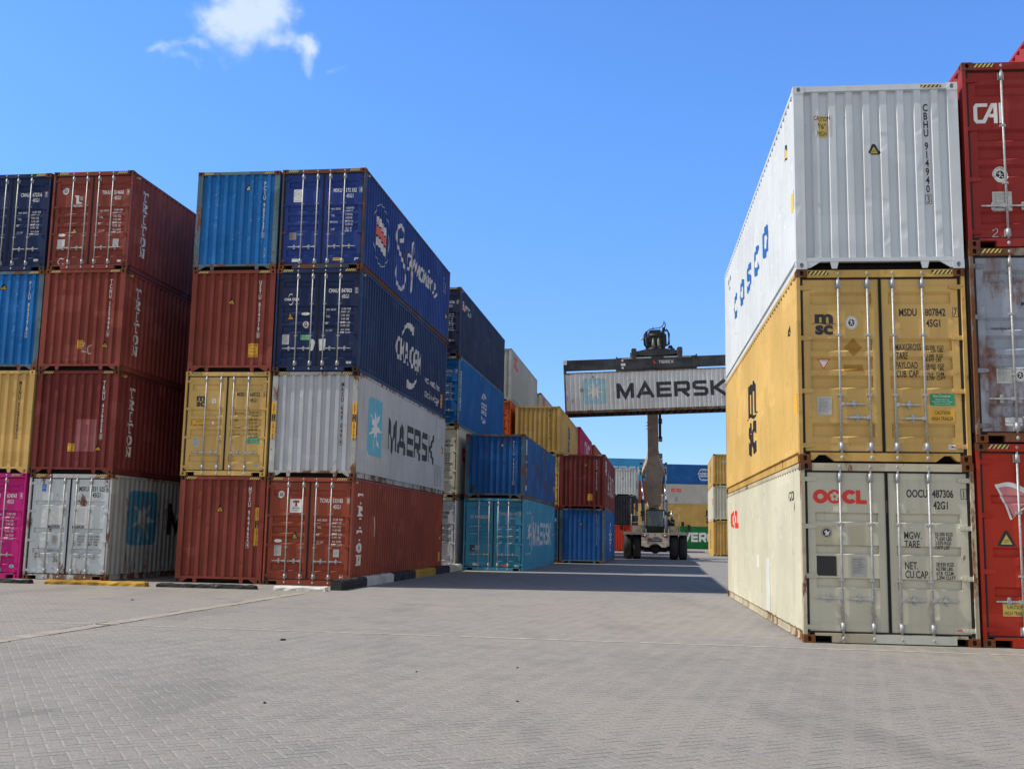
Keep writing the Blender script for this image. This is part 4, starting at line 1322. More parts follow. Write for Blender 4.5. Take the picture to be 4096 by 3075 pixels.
def swoosh(m, u, v, w, mat):
    m.text('CMA CGM', u, v, w * .16, mat, 1, 'L', .03, 0, 0, w)
    for s in (1, -1):
        c = v + w * .08
        a = [(u + w * .45 - s * w * .16 * math.cos(t), c + s * w * (.10 + .26 * math.sin(t))) for t in [R(8 + i * 14) for i in range(10)]]
        m.stroke(a, [w * .02 + w * .07 * math.sin(math.pi * i / 9) ** 2 * (i / 9) for i in range(10)], mat, 1)
lab(b, 'logo', .4, lambda m: swoosh(m, .23, 2.0, .42, WHITE))
lab(b, 'maker_label', 2, lambda m: (m.rect(2.08, .22, 2.22, .28, WHITE), m.text('CIMC', 2.15, .235, .03, NAVYI, .9, 'C', .02, 1)))
def f(m):
    m.text('CMA CGM', 4.2, 1.12, .66, CREAM, 1, 'L', .03, 0, 0, 3.6)
    m.stroke(spline([(4.95, 1.80), (5.12, 2.12), (5.55, 2.36), (6.05, 2.42), (6.5, 2.34)]), [.03 + .27 * (t / 24) ** 1.2 for t in range(25)], CREAM, 1)
    m.stroke(spline([(7.25, 1.04), (7.10, .78), (6.7, .54), (6.2, .46), (5.75, .50)]), [.03 + .27 * (t / 24) ** 1.2 for t in range(25)], CREAM, 1)
lab(b, 'logo', 0, f, 'r')
lab(b, 'lettering', 0, lambda m: (m.text('eco container', 8.4, .92, .26, CREAM, 1, 'L', .01, 0, 0, 2.7), m.text('technology', 8.55, .42, .26, CREAM, 1, 'L', .01, 0, 0, 2.4)), 'r')
caution(b, 11.3, .35, .35, .5, ('CAUTION', '9-6', 'HIGH'), YEL, 'warning_label', 'r')
b = box('L1', HC, royal, 'door', 'royal blue container with rust-streaked doors and ringed flag on its side, top of the corner', trim=rust_navy, cast=rusty)
door_text(b, 'MSKU', '172 352', '4', '45G1', WHITE, labels=['MAX. GROSS', 'TARE', 'PAYLOAD', 'CUBE'], vals=['32.500 KG', '71.650 LB', ' 3.790 KG', ' 8.350 LB', '28.710 KG', '63.290 LB', '76.4   M', '2.700  FT'])
def f(m):
    m.poly(rrect(.34, 1.95, .60, 2.32, .02), PAPER); m.poly([ell(.47, 2.18, .11, .12), ell(.47, 2.18, .10, .11)], GREYI, 1)
    for i in range(3): m.stroke([(.40, 2.21 - .03 * i), (.47, 2.22 - .03 * i), (.54, 2.20 - .03 * i)], .008, GREYI, 1.5)
    m.text('Safmarine', .47, 1.98, .05, GREYI, .6, 'C', 0, 1, .2)
lab(b, 'logo', .4, f)
lab(b, 'data_plate', .4, lambda m: plate(m, .27, .86, .2, .2, paint('tarnished_plate', (.25, .22, .18), .4, .2))); lab(b, 'blue_label', .4, lambda m: m.rect(.49, .98, .57, 1.04, BLUEL))
lab(b, 'notice_label', .4, lambda m: m.rect(.37, .22, .56, .31, PAPER)); lab(b, 'notice_label', 1.6, lambda m: m.rect(1.56, .24, 1.78, .32, YEL)); lab(b, 'maker_label', 2, lambda m: m.rect(2.18, .24, 2.30, .31, WHITE))
def f(m):
    m.stroke(ell(1.95, 1.47, .90, .92, 40), .020, CREAM, 0, True)
    for i, (c, v) in enumerate(((CREAM, 1.92), (RED, 1.62), (CREAM, 1.30))):
        t = spline([(1.38, v), (1.75, v + .02), (2.1, v - .06), (2.55, v - .12)], 5)
        m.poly(t + [(x, y - .25) for x, y in reversed(t)], ORNG if c is RED else c, .2 * i)
    t = spline([(1.45, 1.60), (1.75, 1.62)], 2)
    m.poly([(1.55, 1.92), (1.72, 1.93), (1.72, 1.10), (1.55, 1.10)], ORNG, 1)
lab(b, 'emblem', 0, f, 'r')
def f(m):
    S = lambda p, w, l=0: m.stroke(spline(p), w, CREAM, l)
    S([(4.2, 1.95), (4.55, 2.06), (4.66, 2.28), (4.42, 2.46), (4.02, 2.38), (3.74, 2.08), (3.80, 1.78), (4.27, 1.52), (4.75, 1.30), (5.0, 1.02), (4.95, .72), (4.6, .48), (4.2, .44), (3.86, .58), (3.74, .82), (3.88, 1.10)], .13)
    S([(5.75, 1.78), (5.45, 1.84), (5.18, 1.6), (5.25, 1.36), (5.5, 1.36), (5.72, 1.74), (5.72, 1.42), (5.86, 1.38)], .10, 1)
    S([(5.86, 1.38), (6.05, 1.8), (6.10, 2.25), (5.92, 2.34), (5.84, 2.0), (5.88, 1.2), (5.86, .70), (5.72, .66), (5.74, .9), (6.02, 1.36)], .09, 2)
    S([(6.02, 1.36), (6.2, 1.82), (6.3, 1.40), (6.52, 1.80), (6.62, 1.40), (6.85, 1.80), (6.98, 1.76), (7.0, 1.42), (7.12, 1.40)], .10, 3)
    S([(7.6, 1.80), (7.3, 1.82), (7.18, 1.58), (7.28, 1.38), (7.52, 1.46), (7.62, 1.80), (7.60, 1.44), (7.74, 1.40)], .10, 4)
    S([(7.74, 1.40), (7.88, 1.80), (8.04, 1.76), (8.08, 1.44), (8.2, 1.40)], .09, 5); S([(8.2, 1.40), (8.34, 1.78), (8.36, 1.44), (8.5, 1.40)], .09, 6)
    m.poly(ell(8.42, 2.0, .07, .07, 10), CREAM, 6)
    S([(8.5, 1.40), (8.66, 1.78), (8.72, 1.40), (8.92, 1.76), (9.04, 1.70), (9.08, 1.42), (9.2, 1.40)], .09, 7)
    S([(9.2, 1.40), (9.5, 1.66), (9.42, 1.80), (9.28, 1.62), (9.36, 1.34), (9.62, 1.36), (9.85, 1.52)], .09, 8)
lab(b, 'lettering', 0, f, 'r')
lab(b, 'serial_lettering', 0, lambda m: (m.column('MSKU', 11.1, 2.45, .12, CREAM), m.column('172', 11.4, 2.3, .12, CREAM)), 'r')
lab(b, 'warning_label', 0, lambda m: warn(m, 11.65, .95, .3, YEL, False), 'r')

# ---- second block: four-high column half hidden, two-high column beside it
b = box('L2', HC, greyp, 'door', 'light grey container on the ground half hidden behind the brown-red one', style='five', cast=rust_dark)
door_text(b, 'MSKU', '73 086', '7', '45G1', BLACK)
lab(b, 'maker_label', 2, lambda m: (m.rect(1.98, .20, 2.22, .28, WHITE), m.text('CIMC', 2.1, .22, .04, NAVYI, .9, 'C', .02, 1)))
b = box('L2', HC, beige, 'door', 'beige rust-edged container second up, squeezed behind the scraped blue box', style='three', trim=rust_cream, cast=rusty)
door_text(b, 'OOCU', '50471', '9', '45G1', BLACK)
lab(b, 'logo', 0, lambda m: oocl(m, 1.1, 1.5, 2.0, .62, RED, beige), 'r')
b = box('L2', HC, cosblue, 'door', 'deep blue container with white globe and column of characters on its side', trim=paint('teal_blue_trim', (.06, .17, .25), .2, .2), cast=rust_dark)
door_text(b, 'CSLU', '632311', '9', '45G1', CREAM)
lab(b, 'lettering', 0, lambda m: [m.text(c, .28, 2.08 - .275 * i, .21, CREAM, .9, 'L', .012) for i, c in enumerate('中国远洋集团')], 'r')
lab(b, 'logo', 0, lambda m: globe(m, 6.1, 1.42, .66, CREAM), 'r')
lab(b, 'warning_label', 0, lambda m: warn(m, 11.8, 1.2, .3, YEL, False), 'r')
b = box('L2', HC, navy2, 'door', 'dull navy container with small striped flag on its side, top of second block', cast=rust_dark)
door_text(b, 'MOEU', '526326', '7', '45G1', WHITE)
def f(m):
    for i in range(5): m.poly([(.44, 2.42 - .07 * i), (.82 + .04 * i, 2.40 - .07 * i), (.86 + .05 * i, 2.33 - .07 * i), (.44, 2.35 - .07 * i)], CREAM if i % 2 == 0 else RED, .1 * i)
    m.text('NYK', 1.08, 2.04, .32, CREAM, 1, 'L', .03, 0, .3, 1.0); m.text('LINE', 2.15, 2.04, .2, CREAM, .7, 'L', .02, 0, .3, .35)
lab(b, 'logo', 0, f, 'r')

b = box('L3', HC, sky_p, 'door', 'sky blue container on the ground with star and white letters, in the lane', cast=paint('sky_blue_casting', (.06, .22, .30), .3, .2))
door_text(b, 'MRSU', '853 471', '3', '45G1', LETTER, labels=['MAX GROSS', 'TARE', 'PAYLOAD', 'CUBE'], vals=['32.500  KG', '71.650  LB', ' 3.750  KG', ' 8.270  LB', '28.750  KG', '63.380  LB', ' 76.4   M', '2.700   FT'])
lab(b, 'logo', .6, lambda m: (m.poly([rrect(.25, 2.06, .40, 2.22, .025), rrect(.262, 2.072, .388, 2.208, .02)], LETTER), star7(m, .255, 2.07, .14, .14, None, LETTER), m.text('MAERSK', .46, 2.075, .12, LETTER, 1, 'L', .03, 0, 0, .62)))
lab(b, 'lettering', .6, lambda m: (m.text('ALL THE WAY', .24, 1.73, .062, LETTER, .8, 'L', .02), m.text('maersk.com', .24, 1.44, .06, LETTER, .8, 'L', .005)))
lab(b, 'data_plate', .4, lambda m: (m.rect(.26, .76, .46, 1.02, paint('dark_plate', (.07, .07, .07), .2)), m.rect(.37, .84, .45, .87, WHITE, 1)))
lab(b, 'seal_label', .6, lambda m: seal(m, .58, .90, .085)); lab(b, 'notice_label', .5, lambda m: m.rect(.40, .20, .58, .30, PAPER))
lab(b, 'notice_label', 1.6, lambda m: m.rect(1.55, .18, 1.75, .25, ORNG)); lab(b, 'maker_label', 2, lambda m: (m.rect(2.1, .18, 2.28, .25, WHITE), m.text('CIMC', 2.19, .2, .035, NAVYI, .9, 'C', .02, 1)))
lab(b, 'logo', 0, lambda m: (star7(m, 1.2, .72, 1.65, 1.6, None, LETTER), m.stroke([(2.88, .78), (2.88, 2.24)], .04, LETTER), ), 'r')
for vv in (2.30, .62): lab(b, 'slogan', 0, lambda m: m.text('ALL THE WAY', 1.15, vv, .1, LETTER, .8, 'L', .02, 0, 0, 1.4), 'r')
lab(b, 'lettering', 0, lambda m: m.caps('MAERSK', 3.35, 1.0, 7.1, 1.0, LETTER), 'r')
lab(b, 'serial_lettering', 0, lambda m: (m.column('MRSU', 11.4, 2.4, .1, LETTER),), 'r')
lab(b, 'warning_label', 0, lambda m: warn(m, 11.7, 1.4, .25, YEL, False), 'r')
b = box('L3', ST, blue2, 'panel', 'scraped blue container with rusty posts, sitting on the sky blue one', trim=paint('rust_stained_blue_trim', (.07, .14, .20), 0.58, .25, .5, .5, .8), cast=rusty, stripes=False)
panel_number(b, 'PCIU 464352', '0', WHITE, 1.98, 2.32, .125)
b.right.material_slots[0].material = paint('rust_streaked_blue_paint', (.022, .10, .30), .50, .16, .45, .4, .9)
lab(b, 'warning_label', 1, lambda m: warn(m, 1.5, 2.08, .2, WHITE))
lab(b, 'dent', 1, lambda m: (m.poly([(.22, .46), (.38, .54), (.40, .34), (.33, .16), (.20, .22)], paint('dark_dent_patch', (.03, .06, .08), .3, .2)), m.poly(ell(1.58, 1.42, .05, .06, 12), paint('dark_dent_patch', (.03, .06, .08)))))  # flat dark patches drawn in place of modelled dents
def f(m): m.rect(.46, .34, .92, 2.42, CREAM); m.text('PIL', .82, .55, .30, paint('dark_red_mark', (.20, .02, .03), .1), 1, 'L', .05, 1, 0, 1.65, 90)
lab(b, 'logo', 0, f, 'r')
lab(b, 'serial_lettering', 0, lambda m: (m.column('PIL', 11.5, 2.0, .14, CREAM),), 'r')
lab(b, 'notice_label', 0, lambda m: m.rect(11.5, .75, 11.8, 1.0, CREAM), 'r')

for q, (nx, cols) in enumerate(((-1, (maroon, navy2, blue2, greyp)), (-2, (yellow, maroon2, maroon, navy)), (-3, (greyp, blue, maroon2, maroon)), (-4, (maroon, royal, yellow2, blue2)))):
    x, y, a = STK['L2']; STK['B%d' % q] = (x + nx * 2.49 * math.cos(a), y + nx * 2.49 * math.sin(a), a)
    for i, cl in enumerate(cols): box('B%d' % q, HC, cl, 'panel', ('bottom', 'second', 'third', 'top')[i] + ' container of the ' + ('first', 'second', 'third', 'fourth')[q] + ' hidden column behind the corner block', stripes=False)
# ---- third block
for nm, colr in (('brown-red container on the ground hidden behind the second block', maroon), ('dull navy container second up hidden behind the second block', navy2)):
    box('Ap', HC, colr, 'panel', nm)
b = box('Ap', HC, orange, 'door', 'orange container with doors, third up between the blue side and the olive-yellow end', style='three')
door_text(b, 'HLXU', '8060', '8', '45G1', BLACK)
b = box('Ap', HC, paint('warm_grey_paint', (.40, .41, .39), .08, .07), 'panel', 'warm grey container with small red letters, standing on the orange one')
lab(b, 'logo', 0, lambda m: (m.text('OOCL', 1.05, 2.0, .62, RED, 1, 'L', .06, 0, 0, 1.7)), 'r')
b = box('A', HC, blue2, 'door', 'blue container at ground level seen through the slot beside the blue panel box', trim=weather_blue, cast=rusty)
door_text(b, 'CSNU', '6482', '82', '45G1', WHITE)
b = box('A', HC, yellow, 'door', 'ochre container with doors seen through the slot, second up', cast=rusty)
door_text(b, 'MSMU', '5046', '6', '45G1', BLACK)
b = box('A', ST, yellow2, 'panel', 'olive-yellow ribbed-end container with small yellow caution label, third up in mid lane', cast=rust_yel)
panel_number(b, 'MSMU 450447', '4', BLACK, 1.9, 2.42)
caution(b, .50, 1.82, .33, .17, ('CAUTION', 'HIGH TRAILER'))
lab(b, 'logo', 0, lambda m: msc(m, 4.95, .55, 1.75, TEAL), 'r')
b = box('L4', HC, blue2, 'panel', 'blue container with white mark on its side, on the ground under the dark maroon one', trim=weather_blue, cast=rusty, stripes=CREAM)
panel_number(b, 'CSNU 323375', '0', LETTER, 2.0, 2.6)
lab(b, 'warning_label', 1, lambda m: warn(m, 1.15, 2.0, .2))
def f(m):
    m.stroke(ell(6.4, 1.95, .5, .22, 14), .12, CREAM, 0, True); m.stroke(ell(6.4, .82, .5, .2, 14), .12, CREAM, 0, True)
    m.caps('COSCO', 4.9, 1.2, 3.4, .42, CREAM, .24); m.rect(5.6, 1.02, 7.2, 1.12, CREAM)
lab(b, 'logo', 0, f, 'r')
lab(b, 'serial_lettering', 0, lambda m: [m.rect(.42, .5 + .14 * i, .5, .56 + .14 * i, CREAM) for i in range(11)], 'r')
b = box('L4', HC, maroon2, 'panel', 'dark maroon container with tall white letters on its side, standing on the blue one', cast=maroon2)
panel_number(b, 'CAAU 497885', '7', WHITE)
lab(b, 'warning_label', 1, lambda m: warn(m, 1.40, 2.25, .2)); caution(b, 1.5, .42, .27, .36, ('CAUTION', "9'6", 'HIGH'))
def f(m): m.rect(.32, 1.85, 1.75, 2.68, NAVYI); m.text('SJ', .95, 2.02, .55, WHITE, 1, 'C', .04, 1, .2, 1.0)
lab(b, 'emblem', 0, f, 'r')
lab(b, 'lettering', 0, lambda m: m.caps('AIXICI', 3.1, .86, 6.6, 1.2, CREAM, .14, .3), 'r')

# ---- further blocks down the lane
for st, cols in (('A4', (maroon, greyp)), ('Ap4', (blue2, yellow2)), ('A5', (navy2, maroon))):
    for i, cc_ in enumerate(cols):
        box(st, HC, cc_, 'panel', {'A4': 'container under the magenta-red one far down the lane, %s', 'Ap4': 'container behind the warm grey one far down the lane, %s', 'A5': 'container under the russet one far down the lane, %s'}[st] % ('on the ground', 'second up')[i])
b = box('A4', HC, paint('magenta_red_paint', (.42, .016, .09), .05, .1), 'panel', 'magenta-red container with white letters, top of the far stack left of the lane', stripes=False)
lab(b, 'lettering', 0, lambda m: m.caps('ONE', 4.3, .85, 5.3, 1.5, CREAM, .17), 'r')
box('Ap4', ST, greyp, 'panel', 'light grey container hidden under the rust-streaked whitish one')
b = box('Ap4', ST, paint('dusty_white_paint', (.50, .48, .46), .2, .08), 'panel', 'whitish container with rusty corner post peeping over the olive-yellow one', trim=rust_cream, cast=rusty)
lab(b, 'logo', 0, lambda m: m.text('OOCL', 1.0, 1.9, .5, RED, 1, 'L', .06, 0, 0, 1.5), 'r')
b = box('A5', HC, paint('russet_paint', (.24, .06, .035), .1), 'panel', 'russet container just showing beyond the magenta-red one')
lab(b, 'lettering', 0, lambda m: m.text('K', 1.2, .9, 1.3, CREAM, 1, 'L', .05, 0, 0, 2.0), 'r')

b = box('G', ST, orred, 'panel', 'orange-red container on the ground behind the machine\'s left wheels')
b = box('G', HC, paint('black_navy_paint', (.026, .028, .04), .22, .2), 'panel', 'blackish navy container with yellow strip label, middle of the stack left of the machine')
panel_number(b, 'NYKU 828 022', '3', CREAM)
tall_caution(b, 2.29, 1.05, 2.1).build('warning_label', SURF_F, b.root)
lab(b, 'lettering', 0, lambda m: (m.column('CMA', 3.0, 2.4, .35, CREAM, 1.5), m.rect(5.5, 1.1, 9.5, 1.5, CREAM), m.column('CG', 6.0, .9, .3, CREAM)), 'r')
b = box('G', ST, paint('silver_grey_paint', (.47, .52, .53), .1, .06), 'panel', 'silver-grey ribbed-end container on top of the stack left of the machine')
panel_number(b, 'CBHU 809133', '9', BLACK, 1.98, 2.35, .11); caution(b, .2, 1.95, .27, .3)
lab(b, 'warning_label', 1, lambda m: warn(m, 1.2, 1.55, .22, YEL, False))
lab(b, 'lettering', 0, lambda m: (m.text('KLINE', 2.5, .9, .7, NAVYI, 1, 'L', .04, 0, 0, 5.5), m.rect(1.0, 1.7, 1.6, 1.9, NAVYI)), 'r')

# ---- wall of boxes across the end of the lane, long sides towards us
def wall_box(x, y, z, H, col, label, a=3.0, **kw):
    rz = R(-90 + a)
    base = (x + HL * math.cos(R(a)), y + HW + HL * math.sin(R(a)), z)
    return container(None, rz, z, H, col, 'panel', label, base=base, group='containers closing the end of the lane', **kw)
XR, XL, YW = 20.06, 7.75, 139.6
b = wall_box(XR, YW + .55, 0, HC, greenp, 'green container with big white letters on the ground at the end of the lane')
lab(b, 'lettering', 0, lambda m: m.caps('EVERGREEN', 1.5, .95, 9.4, 1.15, WHITE, .25), 'r')
b = wall_box(XR, YW + .55, HC, HC, yellow2, 'ochre container with black emblem, above the green one')
lab(b, 'logo', 0, lambda m: msc(m, 5.3, .5, 2.0, BLACK), 'r')
b = wall_box(XR, YW + .55, 2 * HC, ST, paint('cream_paint', (.46, .44, .40), .16, .08), 'cream container with small red letters, above the ochre one at the lane end')
lab(b, 'logo', 0, lambda m: oocl(m, .95, 1.55, 1.45, .45, RED, beige), 'r')
lab(b, 'repair_patch', 0, lambda m: m.rect(1.45, .25, 1.9, .95, GREYI), 'r')
b = wall_box(XR, YW + .55, 2 * HC + ST, ST, cosblue, 'deep blue container with white globe, right-hand top of the far wall')
lab(b, 'logo', 0, lambda m: globe(m, 5.35, 1.28, .74, WHITE), 'r')
lab(b, 'lettering', 0, lambda m: [m.text(c, .1, 1.95 - .3 * i, .24, WHITE, .9, 'L', .012) for i, c in enumerate('中国远洋集团')], 'r')
b = wall_box(XL, YW, 0, HC, navy2, 'dull navy container at the foot of the far wall behind the machine')
b = wall_box(XL, YW, HC, HC, yellow, 'ochre container behind the machine in the far wall')
lab(b, 'emblem', 0, lambda m: (m.rect(11.25, 2.55, 11.9, 2.9, NAVYI),), 'r')
b = wall_box(XL, YW, 2 * HC, HC, maroon, 'maroon container under the light blue one in the far wall')
b = wall_box(XL, YW, 3 * HC, HC, cyan, 'light blue container with big white letters, left-hand top of the far wall')
lab(b, 'lettering', 0, lambda m: m.caps('MAERSK', 2.6, .75, 7.3, 1.12, CREAM), 'r')
lab(b, 'logo', 0, lambda m: star7(m, .7, .7, 1.5, 1.5, None, CREAM), 'r')

# ---- stack far down on the right of the lane
b = box('F', HC, yellow2, 'panel', 'ochre container on the ground, bottom of the narrow stack right of the machine', cast=rust_dark)
caution(b, .7, 1.95, .45, .25, ('CAUTION', 'HIGH TRAILER')); lab(b, 'logo', 0, lambda m: msc(m, 5.0, .6, 1.9, BLACK), 'l')
b = box('F', HC, beige, 'panel', 'pale beige container with red letters between the two ochre ones right of the machine', cast=rust_dark)
lab(b, 'logo', 1.9, lambda m: oocl(m, 1.75, 2.05, .62, .22, RED, beige)); lab(b, 'logo', 0, lambda m: oocl(m, 9.6, 1.3, 1.7, .55, RED, beige), 'l')
b = box('F', ST, yellow2, 'panel', 'ochre container on top of the narrow stack right of the machine', cast=rust_dark)
caution(b, .7, 1.85, .45, .2, ('CAUTION', 'HIGH TRAILER'), CREAM); lab(b, 'logo', 0, lambda m: msc(m, 5.0, .55, 1.7, BLACK), 'l')

# ---- right-hand stack in the foreground
b = box('R1', ST, beige, 'door', 'pale beige container with red letters on its doors, on the ground in the right foreground', style='three', trim=rust_cream, cast=rusty, stripes=False, handle_z=(.64, .63, .63, .63), rod_u=(.56, .99, 1.375, 1.81))
door_text(b, 'OOCU', '487306', '1', '42G1', BLACK, vt=2.10, uc=1.50, un=1.86, h=.105, wt=False)
def f(m):
    for i, (t, v) in enumerate((('MGW.', 1.50), ('TARE.', 1.375), ('NET.', 1.07), ('CU.CAP.', .945))): m.text(t, 1.45, v, .10, BLACK, .62, 'L', .012)
    for i, (t, v) in enumerate((('32.500 KGS', 1.55), ('71.650 LBS', 1.487), (' 3.570 KGS', 1.424), (' 7.870 LBS', 1.361), ('28.930 KGS', 1.12), ('63.780 LBS', 1.057), (' 67.8  CU.M', .994), ('2.394 CU.FT', .931))): m.text(t, 1.88, v, .05, BLACK, .70, 'L', .02)
lab(b, 'weight_lettering', 2, f)
lab(b, 'logo', .5, lambda m: oocl(m, .18, 1.99, .76, .205, RED, beige))
lab(b, 'seal_label', .4, lambda m: (m.poly(ell(.36, 1.57, .075, .075), NAVYI), m.poly([ell(.36, 1.57, .068, .068), ell(.36, 1.57, .062, .062)], WHITE, 1), m.poly([(.32, 1.58), (.35, 1.56), (.335, 1.53), (.385, 1.535), (.41, 1.60), (.37, 1.575), (.36, 1.61)], WHITE, 1)))
lab(b, 'black_panel', .4, lambda m: m.rect(.21, .95, .49, 1.235, BLACK)); lab(b, 'data_plate', .8, lambda m: plate(m, .70, .945, .21, .285))
lab(b, 'tape_residue', .7, lambda m: (m.poly([(.20, 1.66), (.48, 1.68), (.60, 1.52), (.46, 1.36), (.22, 1.38)], paint('tape_stain', (.50, .47, .34), .1, .05)), m.poly([(.66, 1.66), (.92, 1.69), (1.0, 1.5), (.88, 1.37), (.7, 1.4)], paint('tape_stain', (.50, .47, .34)))))
lab(b, 'maker_label', 2, lambda m: (m.rect(2.13, .20, 2.24, .245, WHITE), m.rect(2.137, .206, 2.233, .239, RED, 1), m.text('SINGAMAS', 2.185, .215, .014, WHITE, .8, 'C', .01, 2)))
lab(b, 'torn_tape', 1.2, lambda m: m.poly([(1.205, 2.06), (1.235, 2.04), (1.232, 1.95), (1.24, 1.88), (1.225, 1.80), (1.205, 1.82), (1.21, 1.92)], PAPER))
m = Mark(); m.rect(1.0, .018, 2.12, .138, paint('fresh_beige_patch', (.55, .56, .50), .05, .05)); m.build('repair_patch', Surf([(0, .007), (CW, .007)], 0, SURF_F.fn), b.root)
lab(b, 'logo', 0, lambda m: oocl(m, .98, 1.70, 1.75, .42, RED, beige), 'l')
lab(b, 'serial_lettering', 0, lambda m: (m.text('42G1 0401', 10.9, 2.06, .14, BLACK, .62, 'L', .01), m.text('4', 11.45, 1.88, .14, BLACK, .62, 'L', .01)), 'l')
lab(b, 'repair_patch', 0, lambda m: m.rect(7.9, .17, 8.45, 1.12, paint('fresh_white_patch', (.62, .64, .61), .04, .05)), 'l'); lab(b, 'notice_label', 0, lambda m: m.rect(6.5, .9, 6.65, 1.15, PAPER), 'l')
b = box('R1', HC, yellow, 'door', 'ochre container with steel lock rods in the middle of the right foreground stack', trim=rust_yel, cast=rusty, notch='trap', hdir=(1, -1, 1, -1), handle_z=(.865, .665, .855, .655))
door_text(b, 'MSDU', '807842', '7', '45G1', BLACK, vt=2.19, h=.105, labels=['MAXGROSS', 'TARE', 'PAYLOAD', 'CUB. CAP.'], vals=['32.500  KGS', '71.650  LBS', ' 3.840  KGS', ' 8.470  LBS', '28.660  KGS', '63.180  LBS', ' 76.4   CUM', '2.700  CUFT'], v1=1.70, small=.05, lab_h=.095, step=.058, uc=1.49, un=1.865)
lab(b, 'logo', .4, lambda m: msc(m, .22, 1.92, .36, BLACK)); lab(b, 'seal_label', .8, lambda m: seal(m, .80, 2.09, .10))
lab(b, 'warning_label', .4, lambda m: (m.poly([(.30, 1.545), (.48, 1.545), (.39, 1.39)], RED), m.poly([(.322, 1.532), (.458, 1.532), (.39, 1.413)], WHITE, 1), m.text('ATTENTION', .39, 1.51, .014, RED, .8, 'C', .01, 2)))
lab(b, 'data_plate', .4, lambda m: plate(m, .28, .70, .21, .275))
lab(b, 'tape_residue', .8, lambda m: (m.poly([(.69, 1.72), (.82, 1.86), (.96, 1.72), (.82, 1.58)], paint('ochre_stain', (.40, .22, .05), .05, .1)), m.rect(.68, 1.36, .96, 1.46, paint('ochre_stain', (.40, .22, .05)), .5)))
lab(b, 'eco_label', 2, lambda m: eco(m, 1.89, .85, .35, .175)); caution(b, 1.885, .615, .35, .175, ('CAUTION', 'HIGH TRAILER'))
lab(b, 'maker_label', 2, lambda m: (m.rect(2.13, .21, 2.255, .275, WHITE), m.text('CIMC', 2.19, .227, .03, NAVYI, .9, 'C', .02, 1)))
lab(b, 'seal_tag', 1.5, lambda m: m.rect(1.425, .03, 1.443, .085, ink('lime_tag', (.5, .65, .05))))
lab(b, 'logo', 0, lambda m: msc(m, 5.15, .62, 1.72, BLACK), 'l')
lab(b, 'warning_label', 0, lambda m: warn(m, 11.35, 2.05, .3, YEL, False), 'l'); lab(b, 'notice_label', 0, lambda m: m.rect(11.75, .75, 12.02, 1.05, YEL), 'l')
b = box('R1', HC, bright, 'panel', 'bluish white ribbed-end container on top of the right foreground stack', cast=bright, stripes=False)
panel_number(b, 'CBHU 914940', '3', BLACK, 1.978, 2.585, .11)
def f(m):
    m.rect(.30, 2.10, .56, 2.44, CREAM); m.rect(.375, 2.09, .50, 2.43, YEL2, 1)
    for t, v, h, w in (('CAUTION', 2.35, .07, .24), ("9'6\"", 2.23, .075, .13), ('HIGH', 2.11, .075, .14)): m.text(t, .43, v, h, BLACK, .6, 'C', .01, 2, 0, w)
lab(b, 'warning_label', .4, f); lab(b, 'warning_label', 1.2, lambda m: warn(m, 1.20, 1.80, .19, YEL2))
m = Mark(); stripe(m, 1.90, HC - .075, .30, .045, 5, YEL2); m.build('hazard_stripe', SURF_Fn, b.root)
def f(m):
    for x in (4.3, 8.5): m.poly([ell(x, 1.455, .50, .30, 24), ell(x, 1.455, .27, .13, 16)], COSB)
    for x in (2.9, 7.1): m.stroke(ell(x, 1.455, .40, .22, 14, 42, 318), .17, COSB)
    m.stroke([(6.05, 1.62), (5.85, 1.68), (5.5, 1.66), (5.38, 1.57), (5.5, 1.48), (5.9, 1.43), (6.02, 1.34), (5.9, 1.25), (5.5, 1.23), (5.32, 1.29)], .15, COSB)
lab(b, 'lettering', 0, f, 'l')
lab(b, 'serial_lettering', 0, lambda m: (m.text('CBHU 914940', .9, 2.4, .13, NAVYI, .62, 'L', .01), m.text('45G1', 1.2, 2.2, .13, NAVYI, .62, 'L', .01)), 'l')
lab(b, 'warning_label', 0, lambda m: warn(m, 11.25, 2.05, .28, YEL2, False), 'l'); lab(b, 'notice_label', 0, lambda m: m.rect(11.78, 1.0, 12.02, 1.3, YEL2), 'l')

# ---- stack at the right edge of the frame
b = box('R2', HC, orred, 'door', 'orange-red container with pink and white swoosh on its door at the bottom right edge', rod_u=(.575, 1.0, 1.39, 1.82), style='three', cast=rusty, stripes=YEL2)
def f(m):
    top = spline([(.27, 2.30), (.50, 2.33), (.85, 2.17), (1.2, 2.10), (1.55, 2.17), (1.9, 2.33), (2.15, 2.30)]); t2 = [(x, y - .05 - .05 * math.sin(math.pi * (x - .27) / 1.9)) for x, y in top]
    m.poly(top + t2[::-1], WHITE, 1)
    bot = spline([(.48, 1.80), (.60, 1.92), (.85, 2.02), (1.2, 2.04), (1.55, 2.02), (1.8, 1.92), (1.94, 1.80)])
    m.poly(bot + [(x, y + .10 * math.sin(math.pi * (x - .48) / 1.46)) for x, y in bot][::-1], WHITE, 1.5)
    for q in ([(.30, 2.28), (.55, 2.27), (.9, 2.12), (1.1, 2.07), (.8, 2.06), (.6, 1.98), (.50, 1.84)], [(2.12, 2.28), (1.87, 2.27), (1.52, 2.12), (1.32, 2.07), (1.62, 2.06), (1.82, 1.98), (1.92, 1.84)]): m.poly(q, PINKI, .3)
    m.stroke([(.27, 2.30), (.38, 2.08), (.47, 1.80)], .03, WHITE, 2); m.stroke([(2.15, 2.30), (2.04, 2.08), (1.95, 1.80)], .03, WHITE, 2)
m = Mark(); f(m); put(b, m, 'logo', .5)
lab(b, 'warning_label', .4, lambda m: warn(m, .39, 1.42, .25, YEL2)); caution(b, .30, .44, .34, .175, ('CAUTION', 'HIGH TRAILER'), YEL2)
